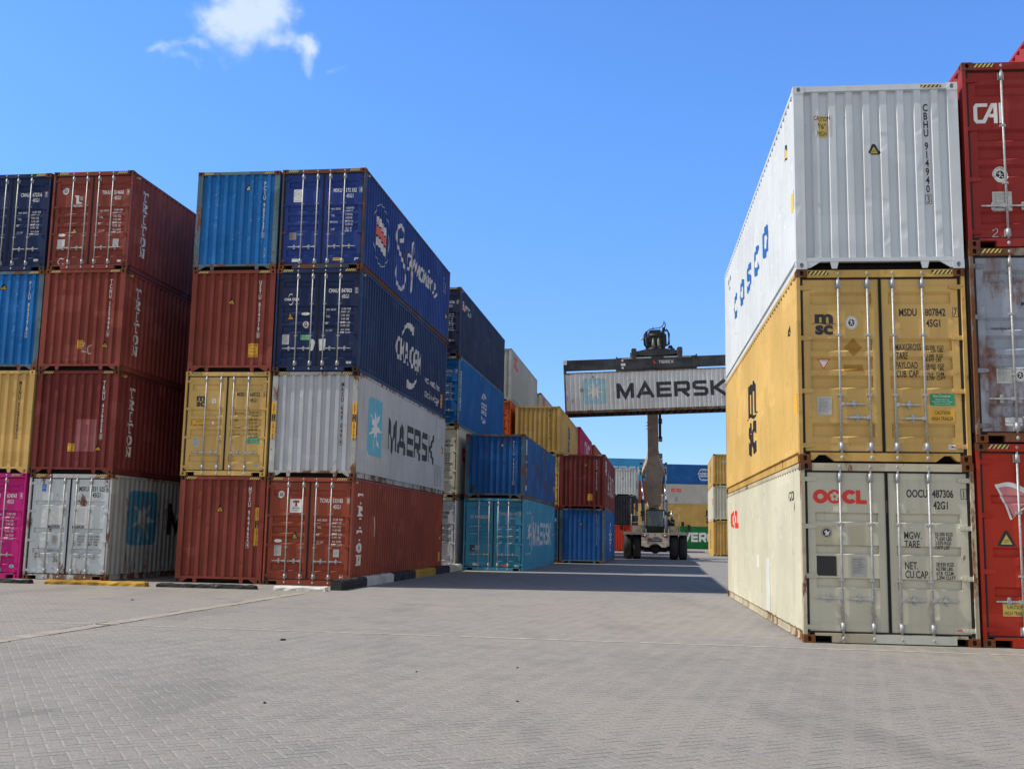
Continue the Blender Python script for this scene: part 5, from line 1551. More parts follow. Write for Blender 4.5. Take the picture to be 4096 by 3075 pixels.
b = box('R2', HC, rustgrey, 'door', 'heavily rusted grey container second up at the right edge', rod_u=(.575, 1.0, 1.39, 1.82), trim=paint('rust_brown_trim', (.22, .19, .17), 0.8, .3, .6, .5, .8), cast=rusty)
lab(b, 'lettering', .4, lambda m: m.text('maerskline.com', .30, 1.67, .05, BLACK, .7, 'L', .005))
lab(b, 'logo', 1.0, lambda m: (star7(m, .80, 2.10, .30, .24, SKYB), m.text('MAERSK', .72, 2.02, .065, BLACK, .9, 'L', .02)))
lab(b, 'data_plate', .4, lambda m: plate(m, .33, .87, .24, .24)); lab(b, 'seal_label', .8, lambda m: seal(m, .66, .99, .095))
lab(b, 'notice_label', .6, lambda m: m.poly(rrect(.42, .25, .66, .37, .02), PAPER))
b = box('R2', HC, red, 'door', 'brick-red container with white capitals third up at the right edge', rod_u=(.575, 1.0, 1.39, 1.82), cast=paint('red_rust_casting', (.16, .05, .04), .5, .2))
def f(m):
    S = lambda p, l=0: m.stroke([(.19 + (x - .25) * .71, y) for x, y in p], .055, WHITE, l)
    S([(.50, 2.23), (.28, 2.23), (.25, 2.20), (.25, 2.0), (.28, 1.97), (.42, 1.97), (.60, 2.23), (.66, 2.23), (.66, 1.94)]); S([(.53, 2.06), (.63, 2.06)], .5); S([(.77, 2.26), (.77, 1.94)], .7)
lab(b, 'logo', .5, f); lab(b, 'seal_label', .4, lambda m: seal(m, .52, 1.14, .13)); lab(b, 'data_plate', .4, lambda m: plate(m, .38, .57, .28, .30))
lab(b, 'warning_label', 1, lambda m: warn(m, 1.12, 1.06, .33)); lab(b, 'chalk_mark', .5, lambda m: (m.stroke(spline([(.36, .27), (.42, .30), (.43, .25), (.36, .18), (.44, .18)]), .012, CREAM), m.stroke([(.50, .18), (.505, .185)], .012, CREAM), m.stroke(spline([(.53, .29), (.61, .29), (.56, .17)]), .012, CREAM)))
for i, (hh, cl) in enumerate(((ST, maroon), (HC, blue), (HC, greyp))): box('R3', hh, cl, 'panel', ('bottom', 'second', 'third')[i] + ' container of the column just beyond the right edge')
box('R3', HC, paint('rose_red_paint', (.36, .045, .05), .06, .1), 'panel', 'rose-red container of which only a corner shows at the top right of the frame')

# ------------------------------------------------------------------ kerbs
kb = paint('black_kerb_paint', (.030, .030, .032), .0, .3, .75, .5, .9, (.22, .21, .20, 1)); kw_ = paint('white_kerb_paint', (.52, .52, .50), .06, .14, .75, .8, 1.0, (.25, .24, .23, 1)); ky = paint('yellow_kerb_paint', (.42, .25, .04), .06, .2, .75, .5, .9, (.28, .25, .2, 1))
wornw = paint('worn_white_kerb', (.62, .61, .58), .05, .1, .8, .4, 1, (.3, .29, .27, 1))


def kerb(p0, p1, w, h, mat, label, group, rough_=.012, cham=.05):
    """kerb stone with chamfered, chipped top, built along p0-p1 (middle of its foot)"""
    a, c = Vector((*p0, 0)), Vector((*p1, 0)); L = (c - a).length; ang = math.atan2(c.y - a.y, c.x - a.x)
    mb = MB(); n = max(6, int(L / .16)); rnd = random.Random(int(L * 1000))
    prof = [(-w / 2, -.02), (-w / 2, h - cham), (-w / 2 + cham, h), (0, h), (w / 2 - cham, h), (w / 2, h - cham), (w / 2, -.02)]
    rows = []
    for i in range(n + 1):
        x = L * i / n - L / 2; e = 1 if 0 < i < n else .0
        rows.append([(x - (1 - e) * (-.02 if i == 0 else .02) * (1 if z > h * .6 else 0), y + rnd.uniform(-rough_, rough_), (z + rnd.uniform(-rough_, rough_) * 1.2) if z > 0 else z) for y, z in prof])
    for i in range(n):
        for k in range(len(prof) - 1):
            mb.face([rows[i][k], rows[i + 1][k], rows[i + 1][k + 1], rows[i][k + 1]])
    mb.face(rows[0]); mb.face(rows[-1][::-1])
    o = add('kerb_stone', mb.mesh('kerb_stone'), mat)
    mid = (a + c) / 2; o.location = (mid.x, mid.y, 0); o.rotation_euler = (0, 0, ang)
    return tag(o, label, 'kerb', group)


dirv = Vector((.1379, .9904)); k0 = Vector((-4.208 + .20, 28.87)) - dirv * 1.45
brk = [-.55, 1.92, 4.86, 7.82, 10.94, 13.56, 16.2]
for i, (mt, nm) in enumerate(((kb, 'black kerb stone at the paved corner, nearest of the lane kerb'), (kw_, 'white kerb stone between black ones, nearer end of the lane kerb'), (kb, 'black kerb stone between the white and the yellow one'), (ky, 'yellow kerb stone along the lane under the brown-red container'), (kb, 'black kerb stone beyond the yellow one in the lane'), (kw_, 'white kerb stone at the far end of the lane kerb, by the sky blue container'))):
    a = k0 + dirv * (brk[i] + .008); c = k0 + dirv * (brk[i + 1] - .008)
    kerb(a, c, .27, .25, mt, nm, 'painted kerb stones along the lane')
for p0, p1, h, mt, nm in (((-15.6, 27.95), (-12.1, 27.52), .09, kb, 'low black kerb stone in front of the magenta and white containers'), ((-11.7, 27.5), (-9.02, 27.12), .105, ky, 'low worn yellow kerb stone in front of the gap between the blocks'),
                          ((-8.75, 27.1), (-6.2, 26.75), .095, kb, 'low black kerb stone in front of the maroon corner container'), ((-5.75, 26.68), (-4.42, 26.5), .10, wornw, 'low worn white kerb stone at the paved corner')):
    kerb(p0, p1, .24, h, mt, nm, 'low painted kerb stones in front of the blocks', .018, .035)

# ------------------------------------------------------------------ litter
def scrap(x, y, s, label, seed, mat):
    r = random.Random(seed); bm = bmesh.new(); bmesh.ops.create_icosphere(bm, subdivisions=2, radius=1)
    for v in bm.verts: v.co *= 1 + r.uniform(-.25, .25); v.co.x *= s[0]; v.co.y *= s[1]; v.co.z = v.co.z * s[2] + s[2] * .7
    me = bpy.data.meshes.new('rubber_scrap'); bm.to_mesh(me); bm.free()
    o = add('rubber_scrap', me, mat); o.location = (x, y, 0); o.rotation_euler = (0, 0, r.uniform(0, 3))
    return tag(o, label, 'litter', 'scraps lying on the paving')
scrap(-3.0, 14.6, (.042, .022, .014), 'black rubber scrap on the paving left of the middle', 1, RUBBER)
scrap(-2.05, 9.35, (.014, .011, .009), 'small dark pebble on the paving near the bottom left', 2, RUBBER)
scrap(-.95, 11.6, (.016, .011, .007), 'small black crumb on the paving below the lane mouth', 3, RUBBER)
scrap(.10, 9.7, (.018, .012, .006), 'small flat dark scrap on the paving in the lower middle', 4, RUBBER)
scrap(.12, 12.1, (.017, .012, .007), 'black crumb on the paving in front of the lane', 5, RUBBER)
scrap(-7.6, 22.0, (.06, .02, .010), 'flat dark scrap on the paving in front of the left block', 6, RUBBER)

# ------------------------------------------------------------------ reach stacker
stone = paint('stone_machine_paint', (.30, .27, .23), .04, .12, .5, .4, .2); dusty = paint('dusty_boom_paint', (.37, .31, .25), .02, .18, .6, .5, .2)
cream_m = paint('cream_machine_paint', (.60, .52, .44), .05, .08, .5, .3, .3); dark = paint('charcoal_machine_paint', (.045, .048, .055), .08, .35, .5, .5, .5, (.22, .20, .17, 1))
tyre_m = plain('tyre_rubber', (.022, .022, .023), .75, 0, .35, .3, 9); chrome = plain('chrome_rod', (.75, .76, .78), .16, 1.0, .05); cylp = paint('slate_cylinder_paint', (.085, .10, .125), .05, .15)
blackp = plain('black_machine_plastic', (.014, .014, .015), .55, 0, .3); lens = plain('lamp_lens', (.55, .55, .53), .2); amber = plain('amber_lens', (.55, .12, .03), .3)
RS_A = R(-7.6); rs = empty('reach_stacker', (9.55, 70.45, 0), (0, 0, RS_A))
tag(rs, 'reach stacker with cream front, charcoal spreader and raised boom lifting a container', 'reach stacker')
RSM = Matrix.Translation((9.55, 70.45, 0)) @ Matrix.Rotation(RS_A, 4, 'Z'); RSI = RSM.inverted()
def toL(p): return RSI @ Vector(p)
def part(name, mb, mat, parent=None): return add(name, mb.mesh(name), mat, parent or rs)
m = MB()
arc = [(-.36 + .72 * i / 8, .86 + .19 * math.sin(math.pi * i / 8)) for i in range(9)]
m.prism([(-.90, .86), (-.90, 1.72), (.90, 1.72), (.90, .86)] + arc[::-1], 1, 0, .12)
m.prism([(-.72, .80), (-.75, 1.10), (-.6, 1.12), (-.36, .86), (-.40, .80)], 1, -.03, -.001); m.prism([(.72, .80), (.75, 1.10), (.6, 1.12), (.36, .86), (.40, .80)], 1, -.03, -.001)
part('front_plate', m, cream_m)
m = MB(); m.box(-.88, .88, .12, 7.6, .95, 1.70); m.box(-1.25, 1.25, 6.2, 8.3, .75, 2.2); part('chassis', m, stone)
m = MB(); m.tube([(-1.0, .95, .82), (1.0, .95, .82)], .24, 16); m.lathe([(.50, .05), (.52, .30), (.80, .38), (1.0, .42), (1.4, .30)], (0, 0, .80), 1, 20); m.cbox((0, 1.0, .62), (1.5, .4, .30)); part('axle', m, tyre_m)
def wheel(x, y, mat=tyre_m):
    m = MB(); w = .27
    m.lathe([(-w, .42), (-w, .66), (-w + .05, .79), (-w + .10, .83), (w - .10, .83), (w - .05, .79), (w, .66), (w, .42)], (x, y, .83), 0, 40)
    for i in range(30):
        a = 2 * math.pi * i / 30; c, s = math.cos(a), math.sin(a)
        for sg in (-1, 1):
            p = [(x + sg * .02, .83), (x + sg * .24, .80)]
            a2 = a + .05; q = []
            for (xx, r), aa in ((p[0], a), (p[1], a - .10 * sg), (p[1], a + .05 - .10 * sg), (p[0], a + .06)):
                q.append((xx, y + (r + .012) * math.cos(aa), .83 + (r + .012) * math.sin(aa)))
            m.face(q)
    t = part('tyre', m, tyre_m); t.name = 'wheel'
    r = MB(); r.lathe([(-w + .06, .0), (-w + .06, .30), (-w + .02, .42), (w - .02, .42), (w - .06, .30), (w - .06, 0)], (x, y, .83), 0, 24)
    add('rim', r.mesh('rim'), cream_m, t)
for x in (-1.81, -1.21, 1.21, 1.81): wheel(x, .95)
for x in (-1.4, 1.4): wheel(x, 6.6)
for s in (-1, 1):
    m = MB(); m.box(*sorted((s * .905, s * 2.08)), -.02, 2.0, 1.715, 1.78); m.box(*sorted((s * .905, s * 2.08)), -.02, .0, 1.60, 1.7145); part('fender', m, stone)
    m = MB(); m.box(*sorted((s * .80, s * 1.50)), .7, 1.9, 1.7805, 2.18); m.box(*sorted((s * .9, s * 1.35)), .69, .6995, 1.9, 2.1); part('side_box', m, stone)
    hl = MB(); hl.prism([(s * .70 + a, 1.56 + c) for a, c in rrect(-.17, -.10, .17, .10, .07)], 1, -.06, -.001); h = part('headlight', hl, blackp)
    l = MB(); l.lathe([(-.075, 0), (-.075, .06), (-.06, .075)], (s * .65, 0, 1.555), 1, 16); add('lens', l.mesh('lens'), lens, h)
    l = MB(); l.lathe([(-.072, 0), (-.072, .05), (-.06, .06)], (s * .80, 0, 1.555), 1, 14); add('lens', l.mesh('lens'), amber, h)
    l = MB(); l.lathe([(-.02, 0), (-.02, .075), (-.0005, .08)], (s * .52, 0, 1.07), 1, 18); part('cover_cap', l, stone)
    # lift cylinders
    p0 = Vector((s * .735, .25, 1.83)); p1 = toL((10.1, 75.55, 5.95)) + Vector((s * .80, 0, 0))
    d = p1 - p0; c = MB(); c.tube([p0 - d * .02, p0 + d * .475], .118, 18); c.tube([p0 + d * .475, p0 + d * .505], .145, 18); cy = part('lift_cylinder', c, cylp)
    c = MB(); c.tube([p0 + d * .50, p1], .066, 16); add('piston_rod', c.mesh('piston_rod'), chrome, cy)
    c = MB(); c.tube([p1 - Vector((.12, 0, 0)), p1 + Vector((.12, 0, 0))], .12, 12); c.cbox(p1 + Vector((0, -.02, .16)), (.2, .2, .3)); add('pin_joint', c.mesh('pin_joint'), blackp, cy)
    c = MB(); c.box(s * .735 - .15, s * .735 - .11, .1, .45, 1.725, 2.0); c.box(s * .735 + .11, s * .735 + .15, .1, .45, 1.725, 2.0); add('bracket', c.mesh('bracket'), cream_m, cy)
    # handrails and mirrors
    c = MB(); c.tube([(s * 1.57, .35, 1.78), (s * 1.55, .35, 2.95)], .032, 8)
    c.tube([(s * 1.55, .35, 2.88), (s * 1.12, .35, 2.86), (s * .97, .35, 2.74), (s * .95, .35, 2.58), (s * 1.02, .35, 2.46), (s * 1.18, .35, 2.40), (s * 1.55, .35, 2.38)], .02, 8); part('handrail', c, stone)
    c = MB(); c.tube([(s * 2.0, .3, 1.78), (s * 2.0, .3, 2.3), (s * 2.15, .25, 2.3)], .02, 8); c.prism([(s * 2.19 + a, 2.08 + b_) for a, b_ in rrect(-.10, -.20, .10, .20, .05)], 1, .16, .24); part('mirror', c, blackp)
    c = MB(); c.tube([(s * 2.0, .9, 1.78), (s * 1.82, .9, 2.1)], .018, 6); c.prism([(s * 1.80 + a, 2.33 + b_) for a, b_ in rrect(-.09, -.16, .09, .16, .05)], 1, .82, .9); part('mirror', c, blackp)
m = Mark(); SF = Surf([(-2, 0), (2, 0)], 0, lambda u, v, dd: (u, dd, v))
m.caps('TEREX', -.17, 1.385, .46, .085, BLACK, .24, .15); m.poly([[(-.33, 1.375), (-.21, 1.375), (-.21, 1.475), (-.33, 1.475)], [(-.32, 1.385), (-.22, 1.385), (-.22, 1.465), (-.32, 1.465)]], PINKI)
for x, t in ((-.45, 'D'), (-.02, 'H'), (.42, 'Z')): m.text(t, x, 1.55, .12, BLACK, .6, 'C', .03)
m.build('lettering', SF, rs)
sg = MB(); sg.box(-.48, .42, -.012, -.001, 1.17, 1.37); sgn_ = part('company_sign', sg, blackp)
m = Mark(); m.poly([(-.46, 1.20), (-.38, 1.20), (-.38, 1.33), (-.46, 1.33)], RED); m.poly([(-.37, 1.20), (-.31, 1.20), (-.33, 1.33), (-.37, 1.33)], ORNG); m.text('WWW.NYKSI.COM', -.29, 1.245, .06, WHITE, .8, 'L', .03, 0, 0, .68)
m.build('sign_lettering', Surf([(-2, -.012), (2, -.012)], 0, lambda u, v, dd: (u, dd, v)), sgn_)
# cab
CX0, CX1, CY0, CY1, CZ0, CZ1 = -.61, .61, 1.35, 3.0, 1.80, 3.28
m = MB()
m.box(CX0, CX1, CY0, CY1, CZ0, 2.18); m.box(CX0, CX1, CY0 + .03, CY1, CZ1 - .09, CZ1)
for x in (CX0, CX1 - .05): m.box(x, x + .05, CY0 + .02, CY0 + .08, 2.18, CZ1 - .09); m.box(x, x + .05, CY1 - .08, CY1, 2.18, CZ1 - .09)
cab = part('cab', m, blackp)
gmat = bpy.data.materials.new('tinted_glass'); gmat.use_nodes = True
k = NT(gmat.node_tree)
for n in list(gmat.node_tree.nodes): gmat.node_tree.nodes.remove(n)
tr = k.n('ShaderNodeBsdfTransparent'); tr.inputs[0].default_value = (.22, .31, .38, 1); gl = k.n('ShaderNodeBsdfGlossy'); gl.inputs['Roughness'].default_value = .03; gl.inputs[0].default_value = (.75, .85, .9, 1)
fr = k.n('ShaderNodeFresnel'); fr.inputs[0].default_value = 1.5; mxs = k.n('ShaderNodeMixShader'); k.put(mxs.inputs[0], k.math('ADD', k.math('MULTIPLY', fr.outputs[0], 1.0), .06, clamp=True))
k.link(tr.outputs[0], mxs.inputs[1]); k.link(gl.outputs[0], mxs.inputs[2]); ou = k.n('ShaderNodeOutputMaterial'); k.link(mxs.outputs[0], ou.inputs[0])
def pane(pts, name='windscreen'):
    q = MB(); q.face(pts); return add(name, q.mesh(name, False), gmat, cab)
pane([(CX0 + .05, CY0 + .04, 2.18), (CX1 - .05, CY0 + .04, 2.18), (CX1 - .05, CY0 + .06, CZ1 - .09), (CX0 + .05, CY0 + .06, CZ1 - .09)])
for x in (CX0 + .02, CX1 - .02): pane([(x, CY0 + .08, 2.18), (x, CY1 - .08, 2.18), (x, CY1 - .08, CZ1 - .09), (x, CY0 + .08, CZ1 - .09)], 'side_window')
pane([(CX0 + .05, CY1 - .04, 2.18), (CX1 - .05, CY1 - .04, 2.18), (CX1 - .05, CY1 - .04, CZ1 - .09), (CX0 + .05, CY1 - .04, CZ1 - .09)], 'rear_window')
q = MB(); q.prism([(.02, 2.33), (.08, 2.58), (.40, 2.50), (.36, 2.36), (.26, 2.26)], 1, CY0 + .10, CY0 + .11); add('blue_board', q.mesh('blue_board'), COSB, cab)
q = MB(); q.tube([(.56, CY0 + .02, 2.52), (.30, CY0 + .01, 2.26), (.08, CY0 + .02, 2.10)], .016, 6); q.tube([(.36, CY0 + .02, 2.33), (.05, CY0 + .03, 2.08)], .02, 6); add('wiper', q.mesh('wiper'), blackp, cab)
q = MB(); q.prism([(a, b_) for a, b_ in rrect(.535, 2.72, .60, 3.18, .01)], 1, CY0 - .005, CY0 + .015); add('mint_strip', q.mesh('mint_strip'), ink('mint_sticker', (.40, .62, .55)), cab)
q = MB(); q.box(-.25, .25, 2.15, 2.65, 1.95, 2.25); q.box(-.24, .24, 2.55, 2.7, 2.2501, 2.95); add('seat', q.mesh('seat'), blackp, cab)
q = MB(); q.lathe([(-.02, .15), (0, .18), (.02, .18), (.02, .15)], (0, 1.78, 2.36), 1, 20); q.tube([(0, 1.62, 2.2), (0, 1.78, 2.36)], .025, 8); add('steering_wheel', q.mesh('steering_wheel'), blackp, cab)
# ladder of small things on the cab roof and sides
q = MB(); q.tube([(-.34, 2.0, 3.28), (-.32, 2.0, 3.46), (.18, 1.9, 3.55)], .022, 8); q.box(-.34, .05, 2.1, 2.5, 3.281, 3.42); add('roof_guard', q.mesh('roof_guard'), blackp, cab)
for s in (-1, 1):
    q = MB(); q.lathe([(0, .0), (0, .09), (.10, .085), (.14, .04)], (s * .90, 1.3, 3.08), 1, 14); q.box(s * .90 - .09, s * .90 + .09, 1.33, 1.45, 2.84, 2.93); q.tube([(s * .9, 1.4, 2.8), (s * .9, 1.4, 3.05)], .03, 6); q.tube([(s * .62, 1.4, 2.95), (s * .9, 1.4, 2.95)], .02, 6); part('work_light', q, blackp)
q = MB(); q.tube([(1.13, 3.2, 2.2), (1.13, 3.2, 2.72)], .06, 12); q.tube([(1.13, 3.2, 2.70), (1.13, 3.2, 3.15)], .085, 12); q.tube([(1.13, 3.2, 3.15), (1.13, 3.3, 3.28)], .05, 10); part('exhaust', q, plain('sooty_steel', (.40, .38, .35), .35, .8))
q = MB(); q.prism(rrect(.85, 2.2, 1.32, 2.66, .08), 1, 2.6, 3.6); part('muffler_box', q, blackp)
q = MB(); q.box(-1.1, 1.1, 3.4, 6.2, 1.7005, 2.25); part('engine_hood', q, stone)
for s in (-1, 1):
    q = MB(); q.prism([(5.4, 1.7), (8.0, 1.7), (7.7, 4.4), (6.9, 4.5)], 0, s * .52 - .05, s * .52 + .05); part('boom_support', q, cream_m)
# boom
PB, HD = Vector((10.42, 77.6, 3.4)), Vector((9.14, 69.0, 13.4)); dB = HD - PB; LB = dB.length; dB.normalize()
rB = Vector((math.cos(RS_A), math.sin(RS_A), 0)); nB = rB.cross(dB).normalized(); rB = dB.cross(nB).normalized()
def bp_(t, r, n): return toL(PB + dB * (LB * t) + rB * r + nB * n)
def boom_prism(outl, n0, n1):
    q = MB(); n = len(outl); A = [bp_(t, r, n0) for t, r in outl]; B_ = [bp_(t, r, n1) for t, r in outl]
    q.face(A); q.face(B_[::-1])
    for i in range(n): j = (i + 1) % n; q.face([A[i], A[j], B_[j], B_[i]])
    return q
wl = [(-.03, .34), (.05, .37), (.115, .55), (.163, .585), (.29, .56), (.38, .37), (.80, .355)]
q = boom_prism([(t, -w) for t, w in wl] + [(t, w) for t, w in reversed(wl)], -.48, .42); boom = part('boom', q, dusty)
wg = [(.231, .6005), (.240, .82), (.262, .82), (.330, .50), (.372, .375), (.30, .5605)]
for s in (-1, 1):
    q = boom_prism([(t, s * (w + .003)) for t, w in wg], -.40, .30); add('boom_bracket', q.mesh('boom_bracket'), dusty, boom)
q = boom_prism([(.79, -.31), (1.0, -.31), (1.0, .31), (.79, .31)], -.40, .36); add('inner_boom', q.mesh('inner_boom'), dusty, boom)
q = boom_prism([(.15, -.30), (.17, -.36), (.235, -.36), (.235, .36), (.17, .36), (.15, .30), (.06, .26), (.06, -.26)], -.5, -.481); add('belly_plate', q.mesh('belly_plate'), dusty, boom)
q = boom_prism([(.47, .40), (.80, .40), (.80, .56), (.47, .56)], -.30, -.10)
for i in range(22): z = .475 + i * .0148; q2 = boom_prism([(z, .395), (z + .008, .395), (z + .008, .575), (z, .575)], -.32, -.08); o_ = len(q.v); q.v += q2.v; q.f += [tuple(o_ + a for a in ff) for ff in q2.f]; q.m += q2.m; q.sm += q2.sm
add('hose_chain', q.mesh('hose_chain'), blackp, boom)
for t in (.34, .45, .565):
    q = boom_prism([(t, .376), (t + .022, .376), (t + .022, .64), (t, .64)], -.36, -.12); add('hose_bracket', q.mesh('hose_bracket'), dusty, boom)
for t in (.53, .55, .57):
    q = MB(); q.tube([bp_(t, -.37, -.2), bp_(t, -.46, -.25)], [.03, .06], 8); add('boom_lamp', q.mesh('boom_lamp'), lens, boom)
for s in (-1, 1):
    q = MB(); q.tube([bp_(.288, s * .50, -.42), bp_(.288, s * .86, -.46)], .022, 6); c_ = bp_(.288, s * .88, -.48); q.cbox(c_, (.14, .12, .16)); q.lathe([(-.09, .0), (-.09, .08), (-.06, .075)], c_, 1, 12); add('work_light', q.mesh('work_light'), blackp, boom)
q = MB(); q.tube([bp_(.29, -.62, -.5), bp_(.272, -.4, -.56), bp_(.263, 0, -.58), bp_(.272, .4, -.56), bp_(.29, .62, -.5)], .014, 6); add('cable', q.mesh('cable'), blackp, boom)

# the container in its grip
CT, CYAW = R(2.75), -3.0
cbase = Vector((3.38, 66.6, 9.0)); ax = Vector((math.cos(R(CYAW)) * math.cos(CT), math.sin(R(CYAW)) * math.cos(CT), math.sin(CT))); ay = Vector((-math.sin(R(CYAW)), math.cos(R(CYAW)), 0)); az = ax.cross(ay)
cmid = cbase + ax * HL + ay * HW
b = container(None, R(-90 + CYAW), 0, ST, silver, 'panel', 'streaky pale grey container with blue star, hanging from the machine above the lane', base=cmid, tilt=CT, trim=paint('brown_rust_trim', (.20, .16, .13), 0.62, .3, .6, .5, .8), cast=rusty, stripes=True)
lab(b, 'logo', 0, lambda m: star7(m, 1.16, .56, 1.46, 1.62, ink('faded_sky_blue', (.36, .56, .63), .5, .2), ink('faded_cream', (.70, .68, .62), .5, .1)), 'r')
lab(b, 'lettering', 0, lambda m: m.caps('MAERSK', 3.27, .86, 6.85, .95, TEAL, .23), 'r')
lab(b, 'hazard_label', 0, lambda m: m.poly([(.92, 1.45), (1.1, 1.62), (1.28, 1.45), (1.1, 1.28)], GREYI), 'r')
# spreader, in the frame of the box it holds
SPM = RSI @ Matrix((ax, ay, az)).transposed().to_4x4(); SPM.translation = RSI @ (cmid + az * (ST + .15))
def spart(name, mb, mat, parent=None):
    for i, v in enumerate(mb.v): mb.v[i] = tuple(SPM @ Vector(v))
    return add(name, mb.mesh(name), mat, parent or rs)
o0 = -.16
q = MB(); q.prism([(-.50, .16), (-.5, .80), (.5, .80), (.5, .16), (.4, .06), (-.4, .06)], 0, o0 - 2.5, o0 + 2.5)
q.box(o0 - 2.56, o0 - 2.5, -.54, .54, .04, .88); q.box(o0 + 2.5, o0 + 2.56, -.54, .54, .04, .88); spreader = spart('spreader', q, dark)
q = MB(); q.box(o0 - 2.2, o0 - .35, -.56, -.5005, .70, .80); q.box(o0 + .45, o0 + 2.2, -.56, -.5005, .70, .80); spart('slide_rail', q, plain('scuffed_steel', (.30, .30, .29), .4, .7), spreader)
for s in (-1, 1):
    q = MB(); q.box(*sorted((s * 2.3, s * 5.92)), -.36, .36, .18, .78); arm = spart('telescopic_arm', q, dark, spreader)
    q = MB(); q.box(*sorted((s * 5.9205, s * 6.10)), -1.20, 1.20, .10, .66); q.box(*sorted((s * 5.95, s * 6.09)), -1.19, -1.0, -.145, .0995); q.box(*sorted((s * 5.95, s * 6.09)), 1.0, 1.19, -.145, .0995); spart('end_beam', q, dark, spreader)
    q = MB(); q.box(*sorted((s * 5.88, s * 6.11)), -1.215, -1.2005, .36, .66); spart('end_plate', q, plain('pale_plate', (.60, .60, .58), .5), spreader)
    x = o0 + .02 + s * 1.45
    q = MB(); q.prism([(x + a, z) for a, z in ((-.16, .95), (-.16, 1.28), (-.11, 1.34), (.11, 1.34), (.16, 1.28), (.16, .95), (.09, .58), (0, .5), (-.09, .58))], 1, -.75, -.42); q.tube([(x, -.80, .66), (x, -.4, .66)], .07, 12); q.prism([(x + a, z) for a, z in rrect(-.12, .98, .12, 1.25, .03)], 1, -.77, -.7505)
    spart('lift_leg', q, dark, spreader)
    q = MB(); q.prism([(x + a, z) for a, z in ((-.16, .95), (-.16, 1.28), (.16, 1.28), (.16, .95), (.05, .5))], 1, .5505, .72); spart('lift_leg', q, dark, spreader)
q = MB(); q.prism([(o0 - 1.32, .95), (o0 - 1.32, 1.16), (o0 - .6, 1.30), (o0 + .6, 1.30), (o0 + 1.34, 1.16), (o0 + 1.34, .95), (o0 + .6, .88), (o0 - .6, .88)], 1, -.55, .55); q.box(o0 - .5, o0 + .5, -.45, .45, .8005, .8795); spart('cross_beam', q, dark, spreader)
q = MB(); q.lathe([(1.30, .62), (1.36, .62), (1.38, .55), (1.42, .55)], (o0, 0, 0), 2, 24)
q.box(o0 - .55, o0 + .55, -.25, .5, 1.40, 2.1); q.box(o0 - .42, o0 + .42, -.45, .3, 1.75, 2.42); q.tube([(o0 - .42, -.38, 2.18), (o0 + .42, -.38, 2.18)], .14, 14); q.box(o0 - .60, o0 - .48, -.3, .4, 1.42, 2.5); q.box(o0 + .46, o0 + .62, -.3, .4, 1.42, 2.55); q.box(o0 - .35, o0 + .35, -.42, .2, 2.4201, 2.55)
q.box(o0 + .62, o0 + .72, -.2, .2, 1.6, 2.3); q.box(o0 + .5, o0 + .66, -.1, .1, 2.55, 2.75); q.box(o0 + .95, o0 + 1.2, -.2, .2, 1.25, 1.36); q.tube([(o0 + .8, -.1, 1.42), (o0 + 1.1, -.1, 1.42)], .06, 8); q.cbox((o0 + .95, -.1, 1.5), (.2, .2, .1))
rot_ = spart('rotator', q, blackp, spreader)
for x in (-.17, .17):
    q = MB(); q.lathe([(1.42, .09), (1.50, .13), (1.54, .10), (1.62, .13), (1.66, .09), (1.74, .11), (1.78, .07), (1.88, .07), (1.9, .03), (2.0, .03)], (o0 + x, -.62, 0), 2, 14); q.box(o0 + x - .12, o0 + x + .12, -.6, -.2, 1.30, 1.42); spart('damper', q, plain('olive_damper', (.13, .14, .125), .45, .3), spreader)
q = MB()
for i in range(5):
    x = o0 + .68 + .03 * i; q.tube([(x - .10, -.25 + .05 * i, 2.50), (x + .05, -.3 + .05 * i, 2.62 - .03 * i), (x + .14, -.3 + .05 * i, 2.3), (x + .16 - .02 * i, -.3, 1.9), (x + .10, -.28, 1.62), (x - .1, -.25, 1.50)], .022, 7)
for i in range(4):
    x = o0 - .62 - .03 * i; q.tube([(x + .2, -.3 + .06 * i, 2.50), (x, -.32 + .05 * i, 2.42 - .03 * i), (x - .05, -.3, 2.0), (x - .03, -.3, 1.6), (x + .1, -.28, 1.44)], .022, 7)
q.tube([(o0 - .6, -.2, 2.40), (o0 - .35, -.3, 2.62), (o0, -.3, 2.66), (o0 + .3, -.3, 2.68), (o0 + .5, -.25, 2.82), (o0 + .60, -.2, 3.02), (o0 + .62, -.1, 3.15)], .028, 8); q.tube([(o0 + .62, -.2, 2.6), (o0 + .70, -.1, 2.95), (o0 + .66, 0, 3.08)], .035, 8); q.tube([(o0 - .12, -.3, 2.6), (o0 - .12, -.3, 2.78)], .025, 6)
spart('hydraulic_hose', q, blackp, spreader)
q = MB(); q.box(o0 - .92, o0 - .60, -.3, -.2, 2.0, 2.08); q.lathe([(-.1, 0), (-.1, .07), (.0, .08), (.06, .03)], (o0 - .88, -.3, 2.0), 1, 12); spart('floodlight', q, plain('pale_plate', (.60, .60, .58)), spreader)
m = Mark(); m.caps('TEREX', -.05, .36, .95, .19, CREAM, .22, .2); m.poly([(-.38, .36), (-.2, .36), (-.2, .42), (-.28, .42), (-.28, .55), (-.40, .55), (-.40, .50), (-.33, .50)], RED); m.rect(-2.44, .28, -2.16, .44, PAPER)
for v in (.15, .62): m.poly(ell(-2.34, v, .07, .07, 10), PAPER)
SB = Surf([(-9, 0), (9, 0)], 0, lambda u, v, dd: tuple(SPM @ Vector((u, -.5 + dd - .001, v))))
m.build('lettering', SB, spreader)

